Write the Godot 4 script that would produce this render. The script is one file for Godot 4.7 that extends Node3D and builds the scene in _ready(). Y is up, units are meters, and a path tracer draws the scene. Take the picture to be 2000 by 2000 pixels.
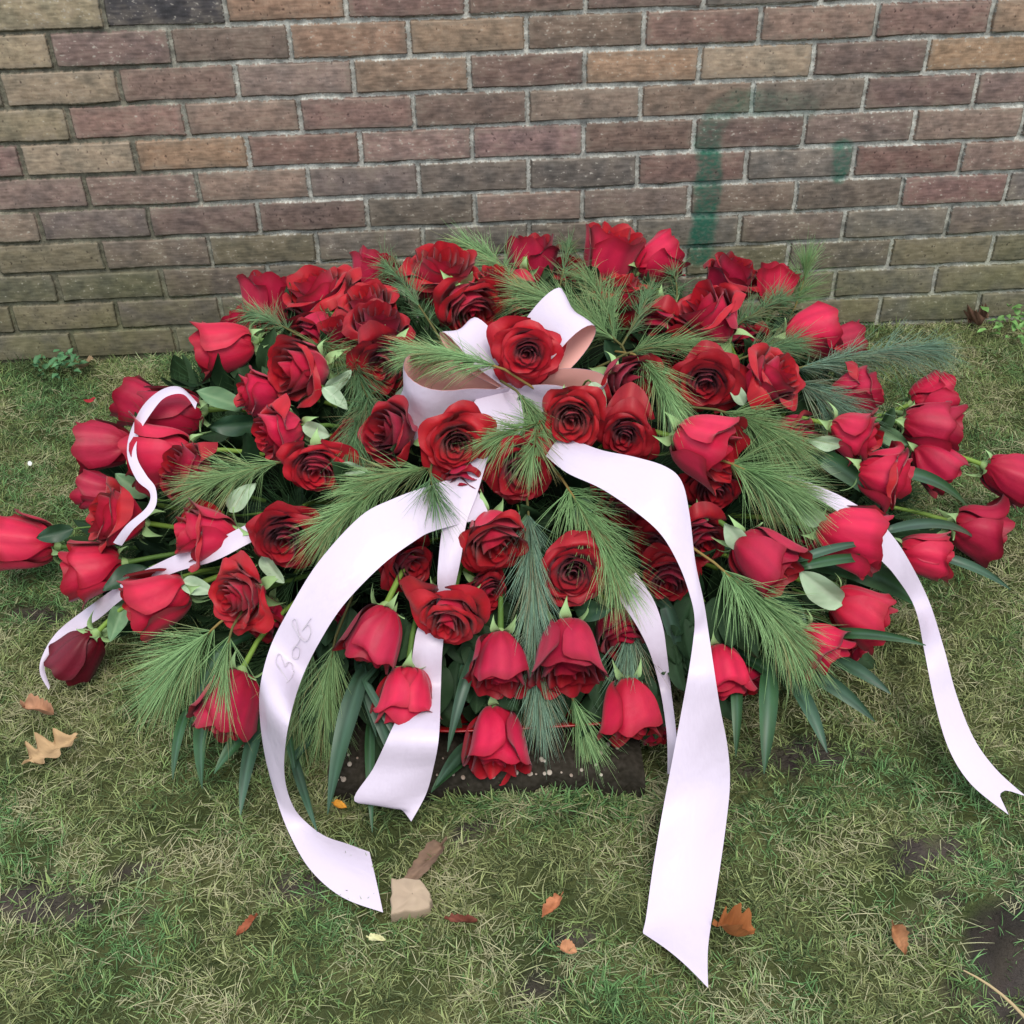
extends Node3D

const BRICK_L := 0.225      # brick length and one joint
const BRICK_H := 0.0692     # course height
const WALL_X0 := -1.55
const WALL_X1 := 1.75
const WALL_Y0 := -0.07
const WALL_Y1 := 1.04
const JOINT_X := -0.7717    # where the joints of the odd courses start
const MOUND := Vector3(0.055, 0.02, 0.655)
const MOUND_R := Vector3(0.80, 0.385, 0.58)

var used := {}
var rng := RandomNumberGenerator.new()
var M := {}

# ------------------------------------------------------------------ helpers
func numbered(called: String, where: Object = self) -> String:
	var key := str(where.get_instance_id()) + called
	var n: int = used.get(key, 0)
	used[key] = n + 1
	return called if n == 0 else "%s_%03d" % [called, n]

func root(called: String, label: String, category: String, at := Vector3.ZERO, group := "") -> Node3D:
	var o := Node3D.new()
	o.name = numbered(called)
	add_child(o, true)
	o.position = at
	tag(o, label, category, group)
	return o

func tag(o: Node, label: String, category: String, group := "") -> void:
	o.set_meta("label", label)
	o.set_meta("category", category)
	if group != "": o.set_meta("group", group)

func put(called: String, mesh: Mesh, mat: Material, parent: Node3D = self, at := Vector3.ZERO) -> MeshInstance3D:
	var o := MeshInstance3D.new()
	o.name = numbered(called, parent)
	o.mesh = mesh
	if mat: o.material_override = mat
	o.position = at
	parent.add_child(o, true)
	return o

func arr_mesh(v: PackedVector3Array, n: PackedVector3Array, ix: PackedInt32Array, c := PackedColorArray(), uv := PackedVector2Array()) -> ArrayMesh:
	var m := ArrayMesh.new()
	add_surf(m, v, n, ix, c, uv)
	return m

func add_surf(m: ArrayMesh, v: PackedVector3Array, n: PackedVector3Array, ix: PackedInt32Array, c := PackedColorArray(), uv := PackedVector2Array()) -> void:
	for i in range(0, ix.size(), 3):      # wind every face so that its front is where its normals point
		var p := v[ix[i]]
		if (v[ix[i + 1]] - p).cross(v[ix[i + 2]] - p).dot(n[ix[i]] + n[ix[i + 1]] + n[ix[i + 2]]) > 0.0:
			var k := ix[i + 1]
			ix[i + 1] = ix[i + 2]
			ix[i + 2] = k
	var a := []
	a.resize(Mesh.ARRAY_MAX)
	a[Mesh.ARRAY_VERTEX] = v
	a[Mesh.ARRAY_NORMAL] = n
	a[Mesh.ARRAY_INDEX] = ix
	if c.size(): a[Mesh.ARRAY_COLOR] = c
	if uv.size(): a[Mesh.ARRAY_TEX_UV] = uv
	m.add_surface_from_arrays(Mesh.PRIMITIVE_TRIANGLES, a)

func grid_normals(v: PackedVector3Array, nu: int, nv: int) -> PackedVector3Array:   # (nu+1) x (nv+1) points, row by row
	var n := PackedVector3Array()
	n.resize(v.size())
	var w := nu + 1
	for j in nv + 1:
		for i in nu + 1:
			var du := v[j * w + mini(i + 1, nu)] - v[j * w + maxi(i - 1, 0)]
			var dv := v[mini(j + 1, nv) * w + i] - v[maxi(j - 1, 0) * w + i]
			var k := du.cross(dv)
			n[j * w + i] = k.normalized() if k.length_squared() > 1e-16 else Vector3.UP
	return n

func upward(n: PackedVector3Array) -> PackedVector3Array:
	for i in n.size():
		if n[i].y < 0.0: n[i] = -n[i]
	return n

func grid_index(nu: int, nv: int, flip := false) -> PackedInt32Array:
	var ix := PackedInt32Array()
	var w := nu + 1
	for j in nv:
		for i in nu:
			var a := j * w + i
			if flip: ix.append_array([a, a + w, a + 1, a + 1, a + w, a + w + 1])
			else: ix.append_array([a, a + 1, a + w, a + 1, a + w + 1, a + w])
	return ix

func tube(pts: PackedVector3Array, radii: PackedFloat32Array, sides := 7) -> ArrayMesh:
	var v := PackedVector3Array()
	var n := PackedVector3Array()
	var up := Vector3(0.31, 0.9, 0.22)
	for i in pts.size():
		var d := (pts[mini(i + 1, pts.size() - 1)] - pts[maxi(i - 1, 0)]).normalized()
		var a := d.cross(up).normalized()
		var b := d.cross(a)
		for s in sides + 1:
			var t := TAU * s / sides
			var k := a * cos(t) + b * sin(t)
			v.append(pts[i] + k * radii[i])
			n.append(k)
	return arr_mesh(v, n, grid_index(sides, pts.size() - 1))

func curve3(a: Vector3, b: Vector3, c: Vector3, n: int) -> PackedVector3Array:
	var p := PackedVector3Array()
	for i in n + 1:
		var t := float(i) / n
		p.append(a.lerp(b, t).lerp(b.lerp(c, t), t))
	return p

func basis_y(axis: Vector3, roll: float) -> Basis:
	var y := axis.normalized()
	var x := y.cross(Vector3(0.21, 0.13, 0.97)).normalized()
	return Basis(y, roll) * Basis(x, y, x.cross(y))

func sstep(a: float, b: float, x: float) -> float:
	return smoothstep(a, b, x)

func lin(r: float, g: float, b: float) -> Color:     # an sRGB colour seen as a linear value
	return Color(r, g, b).srgb_to_linear()

func matte(c: Color, rough := 0.8, spec := 0.3) -> StandardMaterial3D:
	var m := StandardMaterial3D.new()
	m.albedo_color = c
	m.roughness = rough
	m.metallic_specular = spec
	m.cull_mode = BaseMaterial3D.CULL_DISABLED
	return m

func vmat(rough := 0.7, spec := 0.3) -> StandardMaterial3D:
	var m := matte(Color.WHITE, rough, spec)
	m.vertex_color_use_as_albedo = true
	return m

func noise(s: int, f: float, oct := 3) -> FastNoiseLite:
	var n := FastNoiseLite.new()
	n.seed = s
	n.frequency = f
	n.noise_type = FastNoiseLite.TYPE_SIMPLEX_SMOOTH
	n.fractal_octaves = oct
	return n

# ------------------------------------------------------------------ brick wall
# one letter per brick, course by course from the top: t tan, p purple, o orange, b brown, k black, d dark, g mossy, r red
const COURSES := ["tkopppddbp", "tpboobpbpob", "tpbopotpopd", "tpbppbbdppb", "ptopbpppbbd", "ppbdddrdrb", "bdppdbbbdrd", "gdgdddddddg", "ggddgddgdgg", "gdgggddgggg", "ggggdgggggg"]
var brick_tone := {}

func course_start(r: int) -> float:      # x of the first joint that the course's letters start from
	return JOINT_X + (-BRICK_L if posmod(r, 2) == 1 else (-0.5 * BRICK_L if r in [0, 2] else -1.5 * BRICK_L))

func tone_of(r: int, j: int) -> Color:
	var key := r * 1000 + j
	if brick_tone.has(key): return brick_tone[key]
	var g := RandomNumberGenerator.new()
	g.seed = 977 + r * 131 + j * 17
	var letter := ""
	if r >= 0 and r < COURSES.size() and j >= 0 and j < COURSES[r].length(): letter = COURSES[r][j]
	else: letter = "pbdogbpd"[g.randi() % 8] if r < 7 else "gdg"[g.randi() % 3]
	var c: Color = {"t": Color(0.60, 0.53, 0.445), "p": Color(0.48, 0.398, 0.37), "o": Color(0.555, 0.46, 0.385), "b": Color(0.505, 0.43, 0.39), "k": Color(0.27, 0.265, 0.27),
		"d": Color(0.44, 0.40, 0.372), "g": Color(0.43, 0.405, 0.345), "r": Color(0.47, 0.37, 0.35)}[letter]
	var k := g.randf_range(0.92, 1.08)
	c = Color(c.r * k * g.randf_range(0.97, 1.03), c.g * k, c.b * k * g.randf_range(0.97, 1.03))
	brick_tone[key] = c
	return c

func wall_textures() -> void:
	var w := 2048
	var h := int(round(w * (WALL_Y1 - WALL_Y0) / (WALL_X1 - WALL_X0)))
	var px := (WALL_X1 - WALL_X0) / w
	var data := PackedByteArray()
	data.resize(w * h * 3)
	var bump := PackedByteArray()
	bump.resize(w * h)
	var n1 := noise(3, 14.0, 3)
	var n2 := noise(4, 90.0, 2)
	var n3 := noise(5, 260.0, 2)
	var n4 := noise(8, 30.0, 2)
	var n5 := noise(9, 4.0, 2)
	var paint := [Vector2(0.497, 0.19), Vector2(0.499, 0.233), Vector2(0.503, 0.33), Vector2(0.501, 0.40), Vector2(0.497, 0.455), Vector2(0.515, 0.495), Vector2(0.545, 0.511), Vector2(0.61, 0.507), Vector2(0.69, 0.497)]
	for j in h:
		var y := WALL_Y1 - (j + 0.5) * px
		var r := int(floor(11.0 - y / BRICK_H)) - 0
		r = 10 - int(floor(y / BRICK_H))
		var yy := fposmod(y, BRICK_H)
		var x0 := course_start(r)
		var moss_y := sstep(0.36, -0.02, y)
		for i in w:
			var x := WALL_X0 + (i + 0.5) * px
			var f := (x - x0) / BRICK_L
			var cj := int(floor(f))
			var xx := (f - cj) * BRICK_L
			var a := n1.get_noise_2d(x, y)
			var b := n2.get_noise_2d(x * 0.8, y * 1.3)
			var e := n3.get_noise_2d(x, y)
			var big := n4.get_noise_2d(x, y * 1.6)
			var edge := minf(minf(xx, BRICK_L - xx), minf(yy, BRICK_H - yy)) - 0.0046 + b * 0.0026
			var t := tone_of(r, cj)
			var grain := n2.get_noise_2d(x * 0.22 + r * 3.7 + cj * 1.3, y * 1.7)
			var k := 1.0 + a * 0.17 + b * 0.08 + e * 0.06 + big * 0.16 + grain * 0.15
			var cr := t.r * k
			var cg := t.g * (k - a * 0.03)
			var cb := t.b * (k - a * 0.05)
			var luck := fposmod(sin(r * 12.99 + cj * 78.23) * 4375.85, 1.0)
			var hh := 0.62 + b * 0.12 + e * 0.10
			# dark pits and iron spots, pale lime specks and scratches
			var q := n2.get_noise_2d(x + 7.0, y * 1.1)
			var pit := 0.82 - 0.28 * luck
			if q + big * 0.25 > pit:
				var s := minf(0.9, (q + big * 0.25 - pit) * 6.0)
				cr = lerpf(cr, cr * 0.5, s); cg = lerpf(cg, cg * 0.48, s); cb = lerpf(cb, cb * 0.5, s)
				hh -= 0.35 * s
			var u := n2.get_noise_2d(x * 0.9 + 31.0, y * 1.5 + 3.0) + big * 0.35
			var lime := 0.52 + 0.34 * luck
			if u + a * 0.2 > lime:
				var s2 := minf(1.0, (u + a * 0.2 - lime) * 7.0) * 0.8
				cr = lerpf(cr, 0.74, s2); cg = lerpf(cg, 0.71, s2); cb = lerpf(cb, 0.66, s2)
				hh += 0.1 * s2
			# grey film towards the arris of many bricks
			var film := clampf(sstep(0.016, 0.0, edge) * (0.35 + 0.5 * clampf(big + 0.4, 0.0, 1.0)) + sstep(0.1, 0.6, a + grain * 0.4) * 0.55, 0.0, 1.0)
			cr = lerpf(cr, 0.49, film * 0.6); cg = lerpf(cg, 0.455, film * 0.6); cb = lerpf(cb, 0.41, film * 0.6)
			if edge < 0.0:
				var km := 1.0 + e * 0.18 + b * 0.14
				km *= 1.0 + big * 0.22 + a * 0.15
				cr = 0.64 * km; cg = 0.635 * km; cb = 0.605 * km
				hh = 0.35 + e * 0.3 + b * 0.2
				if x < -0.35:     # the old mortar at this end is dirtier
					var dm := sstep(-0.35, -0.75, x) * 0.35
					cr *= 1.0 - dm; cg *= 1.0 - dm * 1.05; cb *= 1.0 - dm * 1.2
			# moss and algae from the damp foot upwards
			var ms := clampf(moss_y * (0.72 + a * 0.7 + n5.get_noise_2d(x, y) * 0.6), 0.0, 1.0) * 0.62
			cr = lerpf(cr, cr * 0.62 + 0.105, ms); cg = lerpf(cg, cg * 0.62 + 0.122, ms); cb = lerpf(cb, cb * 0.55 + 0.072, ms)
			# faded green spray paint
			if x > 0.44 and x < 0.82 and y > 0.15 and y < 0.55:
				var g := 0.0
				var pv := Vector2(x + a * 0.008, y)
				for pi in paint.size() - 1:
					var cp := Geometry2D.get_closest_point_to_segment(pv, paint[pi], paint[pi + 1])
					var str := [0.75, 0.78, 0.72, 0.42, 0.28, 0.34, 0.24, 0.16][pi] as float
					g = maxf(g, sstep(0.034, 0.016, pv.distance_to(cp)) * str)
				var cq := Geometry2D.get_closest_point_to_segment(pv, Vector2(0.776, 0.355), Vector2(0.776, 0.41))
				g = maxf(g, sstep(0.026, 0.012, pv.distance_to(cq)) * 0.6)
				g = clampf(g * (0.72 + b * 0.5 + a * 0.5), 0.0, 0.8)
				cr = lerpf(cr, 0.12, g); cg = lerpf(cg, 0.345, g); cb = lerpf(cb, 0.275, g)
			var o := (j * w + i) * 3
			data[o] = int(clampf(cr, 0.0, 1.0) * 255.0)
			data[o + 1] = int(clampf(cg, 0.0, 1.0) * 255.0)
			data[o + 2] = int(clampf(cb, 0.0, 1.0) * 255.0)
			bump[j * w + i] = int(clampf(hh, 0.0, 1.0) * 255.0)
	var img := Image.create_from_data(w, h, false, Image.FORMAT_RGB8, data)
	var bi := Image.create_from_data(w, h, false, Image.FORMAT_L8, bump)
	bi.convert(Image.FORMAT_RGBA8)
	bi.bump_map_to_normal_map(1.5)
	var m := matte(Color.WHITE, 0.9, 0.25)
	m.albedo_texture = ImageTexture.create_from_image(img)
	m.normal_enabled = true
	m.normal_texture = ImageTexture.create_from_image(bi)
	m.normal_scale = 0.8
	M.wall = m

func wall_uv(p: Vector3) -> Vector2:
	return Vector2((p.x - WALL_X0) / (WALL_X1 - WALL_X0), (WALL_Y1 - p.y) / (WALL_Y1 - WALL_Y0))

func build_wall() -> void:
	var t := root("brick_wall", "weathered brown and purple brick wall with mossy foot and faded green paint", "wall", Vector3(0, 0, 0))
	# mortar body with a rough recessed face
	var n := noise(21, 60.0, 2)
	var v := PackedVector3Array()
	var uv := PackedVector2Array()
	var nu := 260
	var nv := 90
	for j in nv + 1:
		for i in nu + 1:
			var p := Vector3(lerpf(WALL_X0, WALL_X1, float(i) / nu), lerpf(WALL_Y0, WALL_Y1, float(j) / nv), 0)
			p.z = -0.0062 + n.get_noise_2d(p.x, p.y) * 0.0022
			uv.append(wall_uv(p))
			v.append(p)
	put("mortar", arr_mesh(v, grid_normals(v, nu, nv), grid_index(nu, nv, true), PackedColorArray(), uv), M.wall, t)
	var body := BoxMesh.new()
	body.size = Vector3(WALL_X1 - WALL_X0 - 0.01, WALL_Y1 - WALL_Y0 - 0.01, 0.19)
	put("wall_core", body, matte(Color(0.4, 0.36, 0.33), 0.9), t, Vector3((WALL_X0 + WALL_X1) / 2, (WALL_Y0 + WALL_Y1) / 2, -0.115))
	var g := RandomNumberGenerator.new()
	g.seed = 40
	var rn := noise(22, 25.0, 3)
	var r := -4
	while 10 - r >= 0:
		var y0 := (10 - r) * BRICK_H
		var x0 := course_start(r)
		var j := int(floor((WALL_X0 - x0) / BRICK_L)) - 1
		while x0 + j * BRICK_L < WALL_X1:
			var xa := maxf(x0 + j * BRICK_L + 0.0043 + g.randf_range(-0.001, 0.0018), WALL_X0 + 0.001)
			var xb := minf(x0 + (j + 1) * BRICK_L - 0.0043 + g.randf_range(-0.0018, 0.001), WALL_X1 - 0.001)
			if xb - xa > 0.03 and y0 + BRICK_H < WALL_Y1:
				put("brick", brick_mesh(xa, xb, y0 + 0.0042 + g.randf_range(-0.001, 0.001), y0 + BRICK_H - 0.0042 + g.randf_range(-0.001, 0.001), g.randf_range(-0.0015, 0.002), rn, g), M.wall, t)
			j += 1
		r += 1

func brick_mesh(xa: float, xb: float, ya: float, yb: float, z: float, rn: FastNoiseLite, g: RandomNumberGenerator) -> ArrayMesh:
	var us := [0.0, 0.0, 0.016, 0.22, 0.45, 0.7, 0.984, 1.0, 1.0]
	var vs := [0.0, 0.0, 0.06, 0.5, 0.94, 1.0, 1.0]
	var v := PackedVector3Array()
	var uv := PackedVector2Array()
	for j in vs.size():
		for i in us.size():
			var p := Vector3(lerpf(xa, xb, us[i]), lerpf(ya, yb, vs[j]), z)
			var eu := 0 if i in [0, 8] else (1 if i in [1, 7] else 2)
			var ev := 0 if j in [0, 6] else (1 if j in [1, 5] else 2)
			var e := mini(eu, ev)
			p.x += rn.get_noise_3d(p.y * 2.0, p.x * 0.2, 3.0) * 0.004 * (1.0 if eu < 2 else 0.3)
			p.y += rn.get_noise_3d(p.x, p.y, 9.0) * 0.0062 * (1.0 if ev < 2 else 0.3)
			if eu < 2 and ev < 2:     # worn corners
				var wear := maxf(0.0, rn.get_noise_3d(p.x * 3.0, p.y * 3.0, 5.0)) * 0.012
				p.x += wear if i < 4 else -wear
				p.y += wear * 0.5 if j < 3 else -wear * 0.5
			p.z += rn.get_noise_2d(p.x, p.y) * 0.0022
			if e == 1: p.z -= 0.0022 + g.randf() * 0.0012
			elif e == 0: p.z = -0.02
			v.append(p)
			uv.append(wall_uv(p))
	return arr_mesh(v, grid_normals(v, 8, 6), grid_index(8, 6, true), PackedColorArray(), uv)

# ------------------------------------------------------------------ ground and grass
const BARE := [[0.64, 1.59, 0.13, 0.12], [-0.58, 1.41, 0.10, 0.035], [-0.25, 1.41, 0.05, 0.035], [0.43, 1.24, 0.09, 0.03], [0.55, 1.41, 0.06, 0.03], [-0.47, 1.37, 0.03, 0.02], [-0.03, 1.33, 0.04, 0.02], [0.10, 1.31, 0.05, 0.02], [0.08, 1.50, 0.03, 0.02], [-0.75, 0.85, 0.06, 0.03], [0.25, 1.33, 0.05, 0.03], [-0.33, 1.62, 0.04, 0.02], [0.03, 1.56, 0.03, 0.02]]
var gn: FastNoiseLite
var gn2: FastNoiseLite
var gn3: FastNoiseLite

func bare(x: float, z: float) -> float:
	var b := 0.0
	for p in BARE:
		var d := Vector2((x - p[0]) / p[2], (z - p[1]) / p[3]).length() + gn2.get_noise_2d(x, z) * 0.8
		b = maxf(b, sstep(1.25, 0.55, d))
	return b

func ground_y(x: float, z: float) -> float:
	return gn.get_noise_2d(x, z) * 0.012 + gn2.get_noise_2d(x, z) * 0.006 - 0.006 - 0.02 * sstep(0.3, 1.0, 1.0 - Vector2((x - 0.62) / 0.14, (z - 1.6) / 0.13).length())

func build_ground() -> void:
	var xs := [-40.0, -18.0, -8.0, -4.0, -2.4]
	var x := -1.7
	while x < 1.9:
		xs.append(x)
		x += 0.022
	xs.append_array([2.5, 4.2, 8.0, 18.0, 40.0])
	var zs := [-40.0, -18.0, -8.0, -3.0, -1.0, -0.3]
	var z := -0.04
	while z < 2.3:
		zs.append(z)
		z += 0.022
	zs.append_array([2.6, 3.4, 5.0, 9.0, 18.0, 40.0])
	var v := PackedVector3Array()
	var c := PackedColorArray()
	for zz in zs:
		for xx in xs:
			v.append(Vector3(xx, ground_y(xx, zz), zz))
			var a := gn3.get_noise_2d(xx, zz)
			var b := bare(xx, zz)
			var soil := Color(0.030, 0.026, 0.023).lerp(Color(0.075, 0.062, 0.052), clampf(a + 0.4, 0, 1))
			var moss := Color(0.050, 0.065, 0.022).lerp(Color(0.10, 0.11, 0.04), clampf(a * 1.3 + 0.5, 0, 1))
			c.append(moss.lerp(soil, clampf(b * 1.1 + 0.2, 0, 1)))
	var m := vmat(0.95, 0.15)
	var nt := NoiseTexture2D.new()
	nt.width = 512
	nt.height = 512
	nt.seamless = true
	nt.as_normal_map = true
	nt.bump_strength = 24.0
	nt.noise = noise(61, 0.03, 5)
	m.normal_enabled = true
	m.normal_texture = nt
	m.uv1_triplanar = true
	m.uv1_scale = Vector3(6, 6, 6)
	var o := put("ground", arr_mesh(v, upward(grid_normals(v, xs.size() - 1, zs.size() - 1)), grid_index(xs.size() - 1, zs.size() - 1), c), m)
	o.set_meta("kind", "structure")
	tag(o, "mossy damp soil under the lawn in front of the brick wall", "ground")

func blade(v: PackedVector3Array, n: PackedVector3Array, ix: PackedInt32Array, c: PackedColorArray, at: Vector3, dir: Vector3, bend: Vector3, l: float, w: float, segs: int, c0: Color, c1: Color) -> void:
	# a thin three-sided blade or needle, tapering to its tip
	var side := dir.cross(Vector3(0.3, 0.2, 0.93)).normalized()
	var other := dir.cross(side).normalized()
	var base := v.size()
	for s in segs + 1:
		var t := float(s) / segs
		var p := at + dir * l * t + bend * l * t * t
		var r := w * (0.75 + 0.25 * sin(t * PI)) * (1.0 - t * t * 0.85) * 0.5
		for k in 3:
			var q := side * cos(TAU * k / 3.0) + other * sin(TAU * k / 3.0)
			v.append(p + q * r)
			n.append(q)
			c.append(c0.lerp(c1, t))
	for s in segs:
		for k in 3:
			var a := base + s * 3 + k
			var b := base + s * 3 + (k + 1) % 3
			ix.append_array([a, b, a + 3, b, b + 3, a + 3])

func tuft_mesh(g: RandomNumberGenerator, count: int, l0: float, l1: float, w: float, lean: float, curl: float) -> ArrayMesh:
	var v := PackedVector3Array()
	var n := PackedVector3Array()
	var ix := PackedInt32Array()
	var c := PackedColorArray()
	for i in count:
		var az := g.randf() * TAU
		var tilt := g.randf_range(0.15, lean)
		var d := Vector3(cos(az) * sin(tilt), cos(tilt), sin(az) * sin(tilt))
		var az2 := az + g.randf_range(-1.2, 1.2)
		var bend := Vector3(cos(az2), -0.55, sin(az2)) * g.randf_range(0.1, curl)
		var k := g.randf_range(0.6, 1.4)
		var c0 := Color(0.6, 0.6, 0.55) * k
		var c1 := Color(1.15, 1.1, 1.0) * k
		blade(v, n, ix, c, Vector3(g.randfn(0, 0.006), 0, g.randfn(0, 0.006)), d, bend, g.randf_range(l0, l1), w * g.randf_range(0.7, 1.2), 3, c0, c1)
	return arr_mesh(v, n, ix, c)

func build_grass() -> void:
	var g := RandomNumberGenerator.new()
	g.seed = 77
	var kinds := []
	kinds.append(tuft_mesh(g, 6, 0.012, 0.025, 0.0022, 1.25, 0.9))
	kinds.append(tuft_mesh(g, 6, 0.013, 0.027, 0.0020, 1.45, 1.3))
	kinds.append(tuft_mesh(g, 5, 0.015, 0.031, 0.0018, 1.55, 1.7))
	kinds.append(tuft_mesh(g, 7, 0.008, 0.018, 0.0020, 1.3, 0.9))
	var spots := [[], [], [], []]
	var hue := noise(71, 3.2, 3)
	var dry := noise(72, 5.5, 3)
	for i in 118000:
		var wide := i >= 92000
		var x := g.randf_range(-1.25, 1.35) if not wide else g.randf_range(-3.2, 3.4)
		var z := g.randf_range(0.005, 1.95) if not wide else g.randf_range(0.01, 3.4)
		if wide and absf(x) < 1.25 and z < 1.95: continue
		var b := bare(x, z) if not wide else 0.0
		if g.randf() < b * (0.80 if x < 0.45 else 0.93): continue
		if g.randf() < 0.55 * sstep(-0.05, -0.4, gn3.get_noise_2d(x, z)): continue
		if Vector2((x - MOUND.x) / 0.42, (z - MOUND.z) / 0.3).length() < 1.0: continue
		if wide == false and i % 90 == 0:     # longer grass along the front of the slab
			x = g.randf_range(-0.25, 0.26)
			z = 1.292 + x * 0.045 + g.randfn(0.0, 0.008)
		var d := dry.get_noise_2d(x, z) * 0.7 + g.randfn(0.0, 0.30) + 0.02
		var h := hue.get_noise_2d(x, z) * 0.8 + g.randfn(0.0, 0.18) + 0.05
		var c := Color(0.285, 0.395, 0.150)
		if h > 0.1: c = c.lerp(Color(0.19, 0.375, 0.15), clampf((h - 0.1) * 4.0, 0, 1))
		else: c = c.lerp(Color(0.385, 0.43, 0.20), clampf((0.1 - h) * 2.2, 0, 1))
		if d > 0.14: c = c.lerp(Color(0.66, 0.63, 0.42), clampf((d - 0.14) * 2.8, 0, 0.9))
		elif d < -0.3: c = c.lerp(Color(0.08, 0.11, 0.05), 0.75)
		var s := g.randf_range(0.65, 1.15)
		var kind := 3 if g.randf() < 0.3 else (2 if d > 0.35 or g.randf() < 0.12 else (1 if g.randf() < 0.5 else 0))
		if z < 0.14 and h > -0.05: s *= 1.25
		if not wide and i % 90 == 0: s *= 1.5
		var bs := Basis(Vector3.UP, g.randf() * TAU) * Basis(Vector3.RIGHT, g.randfn(0, 0.25))
		spots[kind].append([Transform3D(bs.scaled(Vector3(s, s, s)), Vector3(x, ground_y(x, z) - 0.003, z)), c])
	for k in 4:
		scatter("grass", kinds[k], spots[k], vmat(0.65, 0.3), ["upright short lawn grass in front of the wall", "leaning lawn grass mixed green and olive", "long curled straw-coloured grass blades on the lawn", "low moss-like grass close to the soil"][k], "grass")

func scatter(called: String, mesh: Mesh, spots: Array, mat: Material, label: String, category: String, parent: Node3D = self) -> MultiMeshInstance3D:
	var mm := MultiMesh.new()
	mm.transform_format = MultiMesh.TRANSFORM_3D
	mm.use_colors = true
	mm.mesh = mesh
	mm.instance_count = spots.size()
	for i in spots.size():
		mm.set_instance_transform(i, spots[i][0])
		mm.set_instance_color(i, spots[i][1])
	var o := MultiMeshInstance3D.new()
	o.name = numbered(called, parent)
	o.multimesh = mm
	o.material_override = mat
	parent.add_child(o, true)
	o.set_meta("kind", "stuff")
	if category != "": tag(o, label, category)
	return o

# ------------------------------------------------------------------ roses
func petal_mesh(p: Dictionary, g: RandomNumberGenerator) -> ArrayMesh:
	var nu := 14
	var nv := 11
	var v := PackedVector3Array()
	var ph := g.randf() * TAU
	var ph2 := g.randf() * TAU
	var skew := g.randf_range(-0.5, 0.5)
	for j in nv + 1:
		for i in nu + 1:
			var u := float(i) / nu * 2.0 - 1.0
			var t: float = float(j) / nv * (1.0 - p.round * pow(absf(u), 2.6) + p.point * (1.0 - absf(u)) * 0.3)
			var half: float = p.wide * (0.42 + 0.58 * sstep(0.0, 0.55, t)) * (1.0 - 0.22 * sstep(0.75, 1.1, t))
			var cup: float = pow(sin(minf(t * 1.2, 1.0) * PI * 0.5), p.belly)
			var rr: float = p.r0 + (p.r1 - p.r0) * cup
			var fl: float = maxf(0.0, t - 0.58) / 0.42
			rr += p.flare * fl * fl * (1.0 + skew * u)
			var y: float = p.h * pow(t, p.rise) - p.drop * pow(maxf(0.0, t - 0.72) / 0.28, 2.0) * (1.0 + 0.4 * sin(u * 2.0 + ph2))
			rr *= 1.0 + p.spiral * u
			rr += p.wave * (sin(u * 4.2 + ph) * 0.6 + sin(u * 8.5 + ph2) * 0.35 + sin(u * 15.0 + ph) * 0.16) * t * t * t
			rr += p.crease * (sin(u * 4.3 + ph * 2.0) + 0.45 * sin(u * 10.0 + ph2 + t * 2.0)) * sin(PI * minf(t * 0.8 + 0.1, 1.0))
			y += p.wave * 1.1 * sin(u * 6.0 + ph2) * t * t
			var eu := maxf(0.0, absf(u) - 0.55)
			rr += p.curl * eu * eu * t
			var an: float = p.az + u * half
			v.append(Vector3(cos(an) * rr, y, sin(an) * rr))
	var n := grid_normals(v, nu, nv)
	var mid := v[(nv / 2) * (nu + 1) + nu / 2]
	var out := Vector3(mid.x, 0, mid.z)
	if n[(nv / 2) * (nu + 1) + nu / 2].dot(out) < 0.0:
		for i in n.size(): n[i] = -n[i]
	var m := ArrayMesh.new()
	for face in 2:                   # the outer face and the inner face of the petal, half a millimetre apart
		var vv := PackedVector3Array()
		var nn := PackedVector3Array()
		var cc := PackedColorArray()
		for j in nv + 1:
			for i in nu + 1:
				var k := j * (nu + 1) + i
				var u := absf(float(i) / nu * 2.0 - 1.0)
				var t := float(j) / nv
				vv.append(v[k] + n[k] * (0.004 if face == 0 else -0.004))
				nn.append(n[k] if face == 0 else -n[k])
				var c: Color
				if face == 0:
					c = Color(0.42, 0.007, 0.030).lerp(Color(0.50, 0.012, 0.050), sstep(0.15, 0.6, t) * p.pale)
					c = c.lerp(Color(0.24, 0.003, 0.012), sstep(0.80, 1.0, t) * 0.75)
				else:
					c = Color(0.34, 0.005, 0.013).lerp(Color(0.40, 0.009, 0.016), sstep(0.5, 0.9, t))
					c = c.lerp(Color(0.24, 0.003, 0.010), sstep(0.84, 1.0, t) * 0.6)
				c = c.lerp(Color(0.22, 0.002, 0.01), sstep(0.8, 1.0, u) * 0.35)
				var uu := float(i) / nu * 2.0 - 1.0
				var k2: float = p.tint * (1.0 + 0.07 * sin(uu * 31.0 + ph) * t + 0.06 * sin(uu * 13.0 + ph2) + g.randf_range(-0.05, 0.05))
				cc.append(Color(c.r * k2, c.g * k2, c.b * k2))
		add_surf(m, vv, nn, grid_index(nu, nv, face == 1), cc)
	return m

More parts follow.
